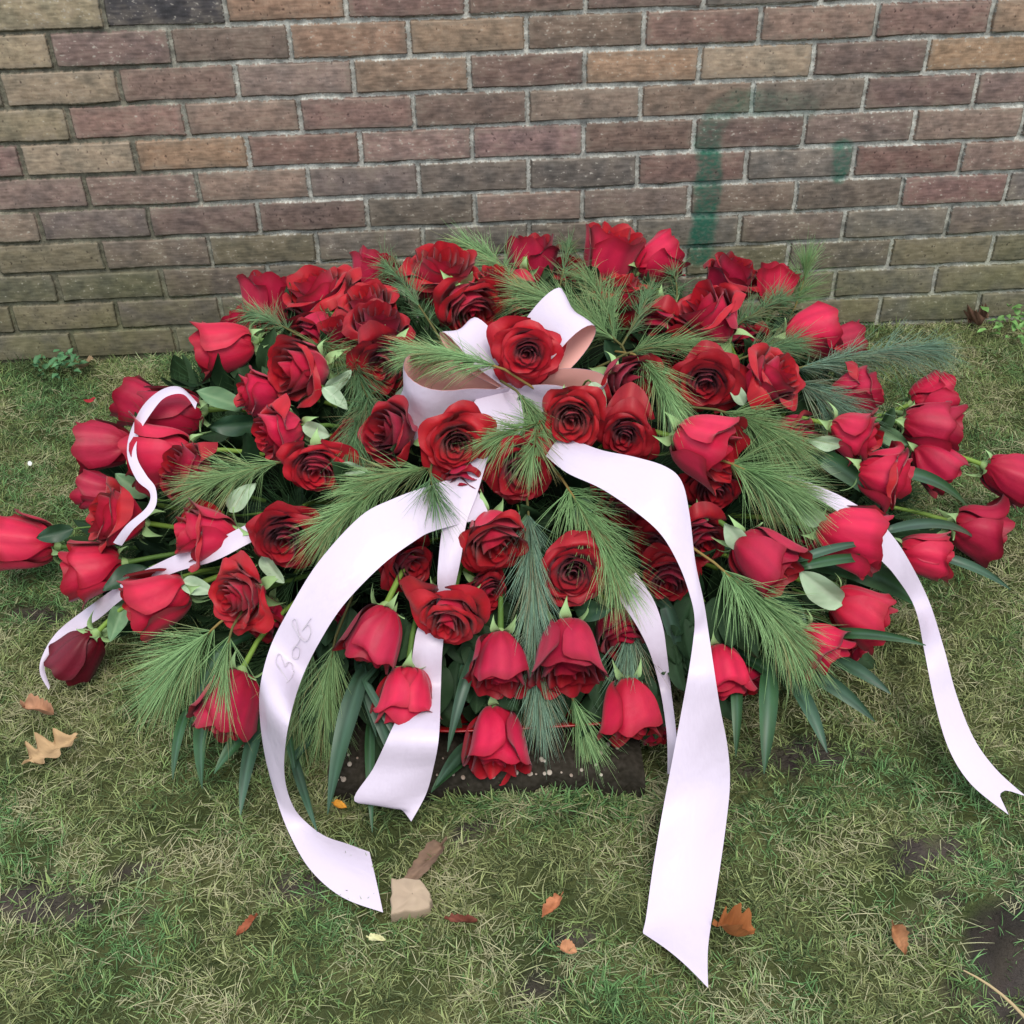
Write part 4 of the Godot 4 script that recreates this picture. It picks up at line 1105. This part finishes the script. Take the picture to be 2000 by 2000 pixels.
func strip(rows: Array, nu: int, sub: int, notch: float, bulge: float, lo := 0, hi := 9999) -> ArrayMesh:
	var v := PackedVector3Array()
	var uv := PackedVector2Array()
	var last := rows.size() - 1
	var nv := last * sub
	var pts := []
	for j in nv + 1:
		var f := float(j) / sub
		var i := mini(int(f), last - 1)
		var t := f - i
		var e := []
		for s in 2:
			var p0: Vector3 = rows[maxi(i - 1, 0)][s]
			var p1: Vector3 = rows[i][s]
			var p2: Vector3 = rows[i + 1][s]
			var p3: Vector3 = rows[mini(i + 2, last)][s]
			e.append(p1.cubic_interpolate(p2, p0, p3, t))
		pts.append(e)
	for j in nv + 1:
		var e: Array = pts[j]
		var w: Vector3 = e[1] - e[0]
		var d: Vector3 = ((pts[mini(j + 1, nv)][0] + pts[mini(j + 1, nv)][1]) - (pts[maxi(j - 1, 0)][0] + pts[maxi(j - 1, 0)][1])).normalized()
		var up := w.cross(d).normalized()
		if up.y < 0.0: up = -up
		for i in nu + 1:
			var u := float(i) / nu
			var p: Vector3 = e[0] + w * u + up * w.length() * bulge * sin(PI * u) * (1.0 + 0.4 * sin(j * 0.35))
			if notch > 0.0 and j > nv - 3:
				p -= d * notch * (1.0 - absf(u * 2.0 - 1.0)) * float(j - nv + 3) / 3.0
			v.append(p)
			uv.append(Vector2(u, float(j) / nv))
	return arr_mesh(v, grid_normals(v, nu, nv), grid_index(nu, nv), PackedColorArray(), uv)

func bow_loop(dir: Vector3, wide: Vector3, l: float, w: float, fat: float, turn: float) -> ArrayMesh:
	# a teardrop loop of ribbon that leaves the knot, runs out and comes back
	var up := dir.cross(wide).normalized()
	var nu := 8
	var nv := 30
	var v := PackedVector3Array()
	for j in nv + 1:
		var t := float(j) / nv
		var a := t * TAU
		var r := l * (0.5 - 0.5 * cos(a))
		var h := l * fat * sin(a) * (0.25 + 0.75 * (0.5 - 0.5 * cos(a)))
		var ww := w * (0.30 + 0.70 * sstep(0.0, 0.6, 0.5 - 0.5 * cos(a)))
		for i in nu + 1:
			var u := float(i) / nu * 2.0 - 1.0
			var side := wide.rotated(dir, turn * (t - 0.5))
			v.append(dir * r * (1.0 + 0.05 * u) + up.rotated(dir, turn * (t - 0.5)) * h + side * u * ww * 0.5 + dir * 0.004 * sin(u * 3.0 + t * 9.0))
	var n := grid_normals(v, nu, nv)
	var inside := dir * l * 0.55
	var mid := 8 * (nu + 1) + nu / 2
	if n[mid].dot(v[mid] - inside) < 0.0:
		for i in n.size(): n[i] = -n[i]
	var m := ArrayMesh.new()
	for face in 2:                # satin outside; inside coloured peach to paint in red bounce from the roses
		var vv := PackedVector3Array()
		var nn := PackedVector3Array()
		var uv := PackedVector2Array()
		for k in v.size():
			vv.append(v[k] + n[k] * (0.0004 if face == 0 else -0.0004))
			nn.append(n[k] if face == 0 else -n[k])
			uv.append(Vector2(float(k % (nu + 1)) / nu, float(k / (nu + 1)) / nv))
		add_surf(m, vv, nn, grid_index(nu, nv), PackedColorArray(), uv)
		m.surface_set_material(face, M.ribbon if face == 0 else M.ribbon_inside_bounce)
	return m

func build_bow() -> void:
	var knot := Vector3(0.052, 0.372, 0.835)
	var o := root("ribbon_bow", "pale pink-white satin bow with long streamers trailing over the roses to the grass", "bow", knot)
	var right := Vector3(1, 0, 0)
	var toward := Vector3(0, 0.6, 0.8)
	var upv := Vector3(0, 0.8, -0.6)
	# angle in the picture plane, towards the viewer, length, width, fatness, roll of the width axis, twist
	for q in [[177, 0.22, 0.165, 0.092, 0.46, -0.70, 0.3], [116, 0.60, 0.125, 0.078, 0.34, 0.1, 0.2], [312, 0.12, 0.150, 0.088, 0.22, -0.55, 0.5], [10, 0.30, 0.135, 0.056, 0.28, 0.75, 0.5], [232, 0.0, 0.120, 0.060, 0.20, 0.5, 0.4]]:
		var a := deg_to_rad(q[0])
		var d: Vector3 = (right * cos(a) - upv * sin(a) + toward * q[1]).normalized()
		var wd := toward.cross(d).normalized().rotated(d, q[5])
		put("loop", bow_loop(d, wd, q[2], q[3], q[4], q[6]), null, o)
	var kn := SphereMesh.new()
	kn.radius = 0.016
	kn.height = 0.026
	put("knot", kn, M.ribbon, o)
	for key in ["loop", "straight", "middle", "inner"]:
		var rows := []
		for e in RIBBONS[key]: rows.append([e[0] - knot, e[1] - knot])
		var st := put("streamer", strip(rows, 10, 6, 0.0, 0.06), M.ribbon, o)
		if key == "loop":
			st.set_meta("label", "long looping streamer with faint cursive lettering")
			lettering(rows, st)

func lettering(rows: Array, parent: Node3D) -> void:
	# faint cursive strokes on the looping streamer, running along it: "Bob"
	var strokes := [
		[Vector2(0.05, 0.30), Vector2(0.00, 0.72), Vector2(0.04, 0.30), Vector2(0.16, 0.24), Vector2(0.22, 0.36), Vector2(0.10, 0.50), Vector2(0.22, 0.56), Vector2(0.24, 0.70), Vector2(0.10, 0.76), Vector2(-0.04, 0.68)],
		[Vector2(0.40, 0.54), Vector2(0.32, 0.62), Vector2(0.36, 0.74), Vector2(0.46, 0.68), Vector2(0.44, 0.56), Vector2(0.38, 0.55), Vector2(0.54, 0.60)],
		[Vector2(0.54, 0.60), Vector2(0.66, 0.34), Vector2(0.66, 0.24), Vector2(0.60, 0.28), Vector2(0.57, 0.70), Vector2(0.68, 0.74), Vector2(0.73, 0.60), Vector2(0.64, 0.54), Vector2(0.80, 0.58)]]
	for s in strokes:
		var c := Curve2D.new()
		for i in s.size():
			var tan: Vector2 = (s[mini(i + 1, s.size() - 1)] - s[maxi(i - 1, 0)]) * 0.18
			c.add_point(s[i], -tan, tan)
		var bp := c.tessellate(4, 3.0)
		var pts := PackedVector3Array()
		var rad := PackedFloat32Array()
		for p in bp:
			# x runs up the streamer from the seventh section to the fifth, y across it
			var f := 6.35 - p.x * 2.0
			var i := int(f)
			var t := f - i
			var e := []
			for k in 2:
				var p0: Vector3 = rows[i - 1][k]
				var p1: Vector3 = rows[i][k]
				e.append(p1.cubic_interpolate(rows[i + 1][k], p0, rows[i + 2][k], t))
			var w: Vector3 = e[1] - e[0]
			var d: Vector3 = rows[i + 1][0] - rows[i][0]
			var up := w.cross(d).normalized()
			if up.y < 0.0: up = -up
			pts.append(e[0] + w * p.y + up * (w.length() * 0.06 * sin(PI * p.y) * 1.2 + 0.0012))
			rad.append(0.00055)
		put("lettering", tube(pts, rad, 5), M.ink, parent)

# ------------------------------------------------------------------ debris on the lawn
func flat_shape(outline: PackedVector2Array, size: float, curl: float, thick: float, c: Color, g: RandomNumberGenerator) -> ArrayMesh:
	# a dry leaf or chip cut from its outline, curled and given a thickness
	var tri := Geometry2D.triangulate_polygon(outline)
	var st := SurfaceTool.new()
	st.begin(Mesh.PRIMITIVE_TRIANGLES)
	var top := func(p: Vector2) -> Vector3: return Vector3(p.x * size, curl * size * (p.x * p.x * 1.2 + sin(p.y * 3.0) * 0.25) + 0.1 * size * curl * sin(p.x * 9.0), p.y * size)
	for k in [1.0, -1.0]:
		for i in range(0, tri.size(), 3):
			var a: Vector3 = top.call(outline[tri[i]])
			var b: Vector3 = top.call(outline[tri[i + 1]])
			var d: Vector3 = top.call(outline[tri[i + 2]])
			var m := (a + b + d) / 3.0
			for q in [[a, b, m], [b, d, m], [d, a, m]]:
				for p in q:
					st.set_color(c * (0.98 if p == m else g.randf_range(0.92, 1.08)))
					st.add_vertex(p + Vector3(0, thick * 0.5 * k, 0))
	for i in outline.size():
		var a: Vector3 = top.call(outline[i])
		var b: Vector3 = top.call(outline[(i + 1) % outline.size()])
		var h := Vector3(0, thick * 0.5, 0)
		for p in [a - h, b - h, a + h, b - h, b + h, a + h]:
			st.set_color(c * 0.9)
			st.add_vertex(p)
	st.generate_normals()
	return st.commit()

func dry_leaf(l: float, w: float, lobes: float, curl: float, c: Color, g: RandomNumberGenerator) -> ArrayMesh:
	var nu := 10
	var nv := 30
	var v := PackedVector3Array()
	var cc := PackedColorArray()
	var ph := g.randf() * TAU
	var tw := g.randf_range(-0.5, 0.5)
	for j in nv + 1:
		var t := float(j) / nv
		for i in nu + 1:
			var u := float(i) / nu * 2.0 - 1.0
			var shape := pow(sin(PI * pow(clampf(t, 0.0, 1.0), 0.8)), 0.7)
			var lob := 1.0 - lobes * (0.5 + 0.5 * cos(t * 21.0 + (0.5 if u > 0.0 else 0.0))) * sstep(0.1, 0.3, t)
			var ww := maxf(w * 0.5 * shape * lob * (1.0 + 0.08 * sin(t * 40.0 + ph)), 0.0007)
			if t < 0.14: ww = 0.0008
			var sweep := lobes * absf(u) * 0.10 * l
			var x := u * ww
			var y := curl * (u * u * ww * 0.9 + 0.35 * l * (t - 0.45) * (t - 0.45) + 0.05 * l * sin(t * 7.0 + u * 2.5 + ph)) + tw * u * ww * (t - 0.5)
			v.append(Vector3(x, y, (t - 0.5) * l + sweep))
			var vein := 0.35 if absf(u) < 0.11 else (0.16 if sin(t * 34.0 - absf(u) * 6.0) > 0.8 else 0.0)
			cc.append(c.lerp(Color(c.r * 1.35, c.g * 1.35, c.b * 1.3), vein) * (1.0 - 0.3 * maxf(0.0, sin(t * 11.0 + ph) * sin(u * 5.0 + ph))) * g.randf_range(0.9, 1.1))
	var n := upward(grid_normals(v, nu, nv))
	return arr_mesh(v, n, grid_index(nu, nv), cc)

func chip_mesh(outline: PackedVector2Array, size: float, thick: float, c: Color, g: RandomNumberGenerator) -> ArrayMesh:
	# a broken stone chip: flat worn top, bevelled edge, rough sides
	var ring := PackedVector2Array()
	for i in outline.size():
		for k in 5:
			ring.append(outline[i].lerp(outline[(i + 1) % outline.size()], k / 5.0) + Vector2(g.randfn(), g.randfn()) * 0.018)
	var levels := [[1.0, -1.0], [1.0, 0.55], [0.97, 0.85], [0.90, 1.0], [0.6, 1.03], [0.3, 1.0], [0.02, 1.02]]
	var v := PackedVector3Array()
	var cc := PackedColorArray()
	for q in levels:
		for i in ring.size() + 1:
			var p := ring[i % ring.size()]
			v.append(Vector3(p.x * size * q[0], thick * 0.5 * q[1] + (g.randfn() * 0.0003 if q[0] > 0.65 else 0.0), p.y * size * q[0]))
			cc.append(c * (1.0 + 0.25 * gn3.get_noise_2d(p.x * q[0] * 0.5, p.y * q[0] * 0.5)))
	var n := grid_normals(v, ring.size(), levels.size() - 1)
	if n[ring.size() * 5].y < 0.0:
		for i in n.size(): n[i] = -n[i]
	return arr_mesh(v, n, grid_index(ring.size(), levels.size() - 1), cc)

func debris(called: String, label: String, category: String, x: float, z: float, y: float, turn: float, tilt: float, mesh: Mesh) -> Node3D:
	var o := root(called, label, category, Vector3(x, ground_y(x, z) + y - 0.007, z), "")
	o.basis = Basis(Vector3.UP, turn) * Basis(Vector3.RIGHT, tilt)
	put(category.replace(" ", "_") + "_body" if category in ["stone", "twig", "weed"] else "leaf_blade", mesh, M.debris, o)
	return o

func build_debris() -> void:
	var g := RandomNumberGenerator.new()
	g.seed = 4400
	var oval := PackedVector2Array()
	for i in 14:
		var a := TAU * i / 14.0
		oval.append(Vector2(cos(a) * 0.26 * (1.0 + 0.12 * sin(a * 3.0)), sin(a) * 0.5))
	var torn := PackedVector2Array([Vector2(-0.4, 0.3), Vector2(-0.5, -0.1), Vector2(-0.2, -0.42), Vector2(0.1, -0.3), Vector2(0.45, -0.4), Vector2(0.5, 0.05), Vector2(0.2, 0.12), Vector2(0.25, 0.4), Vector2(-0.1, 0.26)])
	for q in [
		["tan lobed oak leaf lying flat on the grass", -0.624, 1.179, 0.026, 2.3, 0.12, 0.080, 0.070, 0.68, 0.5, Color(0.38, 0.25, 0.135)],
		["curled reddish tan leaf on the grass above the lobed oak leaf", -0.667, 1.09, 0.024, 1.25, 0.2, 0.055, 0.026, 0.0, 1.6, Color(0.38, 0.20, 0.12)],
		["bright orange crumpled leaf beside the long straight streamer's end", 0.273, 1.514, 0.028, 1.35, 0.25, 0.050, 0.034, 0.35, 2.4, Color(0.30, 0.11, 0.04)],
		["small orange-brown leaf alone on the open grass past the long straight streamer", 0.47, 1.532, 0.024, 0.2, 0.5, 0.040, 0.020, 0.1, 1.5, Color(0.33, 0.16, 0.08)],
		["small slanted orange leaf between the two long streamers' ends", 0.065, 1.467, 0.024, -0.8, 0.3, 0.040, 0.017, 0.2, 1.4, Color(0.40, 0.16, 0.08)],
		["small square orange leaf nearer the viewer than the slanted one", 0.076, 1.526, 0.022, 1.3, 0.2, 0.024, 0.018, 0.0, 0.8, Color(0.40, 0.19, 0.10)],
		["thin rust-red leaf in the grass below the looping streamer", -0.309, 1.466, 0.020, -0.75, 0.2, 0.034, 0.012, 0.1, 1.2, Color(0.27, 0.085, 0.045)],
		["dark red leaf in the grass beside the pale stone chip", -0.050, 1.480, 0.018, 1.5, 0.2, 0.040, 0.013, 0.2, 1.2, Color(0.15, 0.05, 0.035)],
		["pale yellow leaf in the grass below the pale stone chip", -0.151, 1.50, 0.026, 1.35, 0.1, 0.024, 0.010, 0.0, 0.8, Color(0.50, 0.48, 0.26)],
		["tan leaf leaning at the foot of the brick wall near the mossy corner", -0.849, 0.045, 0.026, 1.1, -0.6, 0.058, 0.034, 0.0, 0.8, Color(0.36, 0.25, 0.15)],
		["brown crumpled leaf at the wall foot beside the leafy weed", 1.135, 0.03, 0.028, 0.4, -0.5, 0.062, 0.045, 0.3, 2.0, Color(0.17, 0.095, 0.065)],
		["long brown leaf lying behind the pale stone chip", -0.093, 1.392, 0.020, -0.68, 0.05, 0.088, 0.026, 0.0, 0.7, Color(0.18, 0.115, 0.08)],
		["small yellow-orange leaf in the dark beside the stone slab", -0.21, 1.295, 0.03, 1.3, 0.3, 0.022, 0.012, 0.0, 0.7, Color(0.60, 0.27, 0.04)]]:
		debris("dry_leaf", q[0], "dry leaf", q[1], q[2], q[3], q[4], q[5], dry_leaf(q[6], q[7], q[8], q[9], q[10], g))
	debris("petal", "tiny loose red petal on the grass above the curled thin ribbon", "petal", -0.80, 0.215, 0.03, 0.5, 0.3, flat_shape(torn, 0.024, 0.8, 0.0008, Color(0.33, 0.03, 0.04), g))
	debris("petal", "tiny white petal on the grass beyond the closed pink-red bud", "petal", -0.857, 0.446, 0.034, 0.5, 0.3, flat_shape(oval, 0.015, 0.5, 0.001, Color(0.62, 0.63, 0.60), g))
	var chip := PackedVector2Array([Vector2(-0.5, -0.42), Vector2(0.18, -0.34), Vector2(0.42, 0.05), Vector2(0.36, 0.36), Vector2(-0.45, 0.42)])
	debris("stone_chip", "pale tan stone chip on the grass between the two long streamers", "stone", -0.108, 1.443, 0.024, 0.0, 0.12, chip_mesh(chip, 0.056, 0.020, Color(0.34, 0.255, 0.18), g))
	# twigs
	for q in [[0.56, 1.615, 0.09, 2.2, "pale dry twig on the grass beside the bare soil hole"]]:
		var l: float = q[2]
		var pts := curve3(Vector3(-l / 2, 0, 0), Vector3(0, 0.006, 0.012), Vector3(l / 2, 0.002, 0), 6)
		var o := root("twig", q[4], "twig", Vector3(q[0], ground_y(q[0], q[1]) + 0.024, q[1]))
		o.rotation.y = q[3]
		put("twig_body", tube(pts, PackedFloat32Array([0.0022, 0.002, 0.002, 0.0018, 0.0016, 0.0013, 0.0008]), 6), M.straw, o)
	# leafy weeds at the wall foot
	for q in [[1.20, 0.085, 0.085, 46, "bright green leafy weed growing at the wall foot beside the brown leaf", Color(0.13, 0.26, 0.075)], [-0.90, 0.075, 0.055, 34, "bluish green clover patch at the wall foot near the leaning tan leaf", Color(0.08, 0.19, 0.085)]]:
		var o := root("weed", q[4], "weed", Vector3(q[0], 0, q[1]), "weeds along the foot of the wall")
		var st := SurfaceTool.new()
		st.begin(Mesh.PRIMITIVE_TRIANGLES)
		for i in int(q[3]):
			var c: Color = q[5] * g.randf_range(0.75, 1.25)
			var lm := leaf_shape(g.randf_range(0.014, 0.026), g.randf_range(0.008, 0.014), 0.3, 0.05, g, c, c * 1.2)
			var a := g.randf() * TAU
			var rr: float = q[2] * sqrt(g.randf())
			st.append_from(lm, 0, Transform3D(Basis(Vector3.UP, g.randf() * TAU) * Basis(Vector3.RIGHT, g.randf_range(-0.2, 0.9)), Vector3(cos(a) * rr, g.randf_range(0.01, 0.05), sin(a) * rr * 0.7)))
		var fo := put("foliage", st.commit(), M.leaf, o)
		fo.set_meta("kind", "stuff")

func build_slab() -> void:
	var g := RandomNumberGenerator.new()
	g.seed = 5200
	var o := root("stone_slab", "dark pebbly concrete slab half hidden under the front of the spray", "slab", Vector3(-0.02, 0, 1.06))
	var rn := noise(81, 18.0, 3)
	var v := PackedVector3Array()
	var us := []
	for i in 25: us.append(float(i) / 24)
	# a worn slab: top, rounded arris and front face as one skin
	var prof := [Vector2(-0.20, 0.044), Vector2(-0.05, 0.046), Vector2(0.10, 0.046), Vector2(0.18, 0.045), Vector2(0.209, 0.043), Vector2(0.217, 0.037), Vector2(0.220, 0.024), Vector2(0.221, 0.008), Vector2(0.221, -0.03)]
	for j in prof.size():
		for u in us:
			var x: float = lerpf(-0.205, 0.222, u)
			var e := sstep(0.0, 0.03, minf(u, 1.0 - u))
			var p := Vector3(x, prof[j].y * (0.8 + 0.2 * e), prof[j].x + (x * 0.045))
			p += Vector3(0, rn.get_noise_2d(x, p.z), rn.get_noise_2d(x * 1.6, p.y + 3.0) * 1.4) * 0.010
			v.append(p)
	var m := matte(Color(0.245, 0.225, 0.20), 0.9, 0.2)
	var nt := NoiseTexture2D.new()
	nt.width = 256
	nt.height = 256
	nt.seamless = true
	nt.noise = noise(82, 0.04, 4)
	var ramp := Gradient.new()
	ramp.colors = PackedColorArray([Color(0.55, 0.55, 0.5), Color(1, 1, 1)])
	nt.color_ramp = ramp
	m.albedo_texture = nt
	m.uv1_triplanar = true
	m.uv1_scale = Vector3(9, 9, 9)
	put("slab_top", arr_mesh(v, grid_normals(v, 24, prof.size() - 1), grid_index(24, prof.size() - 1)), m, o)
	var core := BoxMesh.new()
	core.size = Vector3(0.41, 0.04, 0.41)
	put("slab_core", core, m, o, Vector3(0.008, 0.008, 0.0))
	var peb := SphereMesh.new()
	peb.radius = 0.004
	peb.height = 0.005
	peb.radial_segments = 8
	peb.rings = 4
	var spots := []
	for i in 150:
		var x := g.randf_range(-0.19, 0.21)
		var z := 0.222 - pow(g.randf(), 1.5) * 0.16
		var s := g.randf_range(0.35, 1.0)
		var c := Color(0.42, 0.37, 0.31).lerp(Color(0.24, 0.18, 0.14), g.randf())
		spots.append([Transform3D(Basis(Vector3(0.2, 1, 0.1).normalized(), g.randf() * TAU).scaled(Vector3(s, s * 0.8, s * 1.2)), Vector3(x, 0.044 if z < 0.2 else 0.040, z + x * 0.045)), c])
	scatter("pebbles", peb, spots, vmat(0.8), "", "", o)
	# red tray that carries the foam
	var t := root("tray", "shallow red tray under the spray, its rim showing over the stone slab", "tray", Vector3(0.05, 0.046, 0.855))
	var pv := PackedVector3Array()
	var pr := [Vector2(0.88, 0.0), Vector2(0.94, 0.02), Vector2(1.0, 0.042), Vector2(1.012, 0.044), Vector2(1.012, 0.040), Vector2(0.985, 0.038), Vector2(0.90, 0.004)]
	for j in pr.size():
		for i in 49:
			var a := TAU * i / 48.0
			var cx := signf(cos(a)) * pow(absf(cos(a)), 0.35)
			var cz := signf(sin(a)) * pow(absf(sin(a)), 0.35)
			pv.append(Vector3(cx * 0.205 * pr[j].x, pr[j].y, cz * 0.385 * pr[j].x))
	put("tray_wall", arr_mesh(pv, grid_normals(pv, 48, pr.size() - 1), grid_index(48, pr.size() - 1)), M.tray, t)
	var bt := BoxMesh.new()
	bt.size = Vector3(0.36, 0.004, 0.67)
	put("tray_base", bt, M.tray, t, Vector3(0, 0.003, 0))
	# the foam mound
	var fm := SphereMesh.new()
	fm.radius = 1.0
	fm.height = 2.0
	fm.radial_segments = 48
	fm.rings = 24
	var fo := root("floral_foam", "dark green floral foam mound hidden inside the spray", "floral foam", MOUND)
	var fmesh := put("foam_mound", fm, matte(Color(0.10, 0.13, 0.09), 0.95, 0.1), fo)
	var blk := BoxMesh.new()
	blk.size = Vector3(0.34, 0.075, 0.56)
	put("foam_block", blk, matte(Color(0.10, 0.13, 0.09), 0.95, 0.1), fo, Vector3(-0.005, 0.085, 0.17))
	fmesh.scale = MOUND_R * Vector3(0.70, 0.74, 0.74)

# ------------------------------------------------------------------ scene
func _ready() -> void:
	rng.seed = 1
	var cam := Camera3D.new()
	cam.name = "camera"
	cam.fov = 47.925
	cam.near = 0.05
	cam.far = 200.0
	add_child(cam)
	cam.position = Vector3(0.0, 1.248, 2.304)
	cam.basis = Basis(Vector3.UP, -0.0326) * Basis(Vector3.RIGHT, -0.6438) * Basis(Vector3.BACK, -0.0279)
	cam.current = true

	var sky := ProceduralSkyMaterial.new()
	sky.sky_top_color = Color(0.86, 0.90, 0.95)
	sky.sky_horizon_color = Color(0.80, 0.83, 0.86)
	sky.sky_curve = 0.25
	sky.sky_energy_multiplier = 1.0
	sky.ground_bottom_color = Color(0.25, 0.25, 0.22)
	sky.ground_horizon_color = Color(0.62, 0.64, 0.64)
	var s := Sky.new()
	s.sky_material = sky
	var env := Environment.new()
	env.background_mode = Environment.BG_SKY
	env.sky = s
	env.tonemap_mode = Environment.TONE_MAPPER_LINEAR
	env.tonemap_exposure = 1.88
	env.ambient_light_source = Environment.AMBIENT_SOURCE_SKY
	env.sdfgi_enabled = true
	env.ssao_enabled = true
	env.ssil_enabled = true
	var we := WorldEnvironment.new()
	we.name = "world_environment"
	we.environment = env
	add_child(we)
	var sun := DirectionalLight3D.new()
	sun.name = "sun"
	sun.light_energy = 0.45
	sun.light_color = Color(1.0, 0.98, 0.95)
	sun.light_angular_distance = 25.0
	sun.shadow_enabled = true
	add_child(sun)
	sun.rotation_degrees = Vector3(-62, 12, 0)

	gn = noise(51, 4.0, 2)
	gn2 = noise(52, 18.0, 3)
	gn3 = noise(53, 9.0, 3)
	M.petal = vmat(0.48, 0.35)
	M.petal.rim_enabled = true
	M.petal.rim = 0.25
	M.petal.rim_tint = 0.8
	var vt := NoiseTexture2D.new()
	vt.width = 256
	vt.height = 256
	vt.seamless = true
	vt.as_normal_map = true
	vt.bump_strength = 4.0
	vt.noise = noise(95, 0.02, 4)
	M.petal.normal_enabled = true
	M.petal.normal_texture = vt
	M.petal.normal_scale = 0.35
	M.petal.uv1_triplanar = true
	M.petal.uv1_scale = Vector3(2.2, 1.0, 2.2)
	M.petals = []
	for k in [Color(1, 1, 1), Color(1.0, 0.93, 1.0), Color(0.95, 0.92, 0.90), Color(0.86, 0.82, 0.88), Color(0.50, 0.4, 0.5)]:  # last tint is a shaded copy, painted for the face-down bloom
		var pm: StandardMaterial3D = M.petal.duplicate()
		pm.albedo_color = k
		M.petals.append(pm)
	M.calyx = matte(Color(0.55, 0.66, 0.42), 0.6)
	M.sepal = matte(Color(0.56, 0.68, 0.46), 0.6)
	M.stem = matte(Color(0.45, 0.56, 0.24), 0.5)
	M.stem2 = matte(Color(0.34, 0.46, 0.22), 0.5)
	M.twig = matte(Color(0.34, 0.33, 0.19), 0.8)
	M.twig2 = matte(Color(0.50, 0.42, 0.24), 0.75)
	M.needle = vmat(0.45, 0.4)
	M.strap = vmat(0.42, 0.4)
	M.leaf = vmat(0.55, 0.35)
	M.gloss_leaf = vmat(0.42, 0.4)
	M.tint_leaf = vmat(0.6, 0.25)
	M.ribbon = matte(Color(0.76, 0.71, 0.77), 0.40, 0.45)
	var rt := NoiseTexture2D.new()
	rt.width = 256
	rt.height = 256
	rt.seamless = true
	rt.as_normal_map = true
	rt.bump_strength = 3.0
	rt.noise = noise(91, 0.012, 4)
	M.ribbon.normal_enabled = true
	M.ribbon.normal_texture = rt
	M.ribbon.normal_scale = 0.5
	M.ribbon.uv1_scale = Vector3(1.0, 5.0, 1.0)
	M.ribbon_inside_bounce = matte(Color(0.92, 0.69, 0.65), 0.45, 0.4)  # peach paints the roses' bounce light into the loop insides
	M.ribbon.backlight_enabled = true
	M.ribbon.backlight = Color(0.24, 0.15, 0.17)
	M.ink = matte(Color(0.725, 0.69, 0.72), 0.5)
	M.tray = matte(Color(0.55, 0.03, 0.06), 0.35, 0.5)
	M.debris = vmat(0.8, 0.2)
	M.straw = matte(Color(0.66, 0.58, 0.44), 0.8)

	wall_textures()
	build_ground()
	build_wall()
	build_slab()
	filler()
	var g := RandomNumberGenerator.new()
	g.seed = 9
	for k in ["O", "H", "B"]:
		blooms[k] = []
		for i in 6: blooms[k].append(bloom_meshes(k, 300 + i * 37 + k.unicode_at(0)))
	for i in 7: sepals.append(sepal_mesh(g, g.randf_range(-0.3, 1.3)))
	calyx = tube(PackedVector3Array([Vector3(0, -0.09, 0), Vector3(0, -0.06, 0), Vector3(0, -0.02, 0), Vector3(0, 0.02, 0), Vector3(0, 0.06, 0)]), PackedFloat32Array([0.04, 0.075, 0.10, 0.105, 0.12]), 12)
	for i in ROSES.size(): make_rose(ROSES[i], i)
	for i in PINES.size(): pine_sprig(PINES[i], i)
	for i in STRAPS.size(): strap_leaf(STRAPS[i], i)
	for i in LEAVES.size(): broad_leaf(LEAVES[i], i)
	build_bow()
	for q in [["outer", "white ribbon running under two buds and curling down onto the grass at one end", 0.0], ["notched", "white ribbon with a swallow-tail end lying on the grass beyond the strap blades", 0.035], ["thin", "thin white ribbon curled in an S over the pink-red buds", 0.0]]:
		var rows := []
		var at: Vector3 = RIBBONS[q[0]][0][0]
		for e in RIBBONS[q[0]]: rows.append([e[0] - at, e[1] - at])
		var o := root("ribbon", q[1], "ribbon", at, "loose ribbon ends of the spray")
		put("ribbon_band", strip(rows, 8, 6, q[2], 0.05), M.ribbon, o)
	build_debris()
	build_grass()
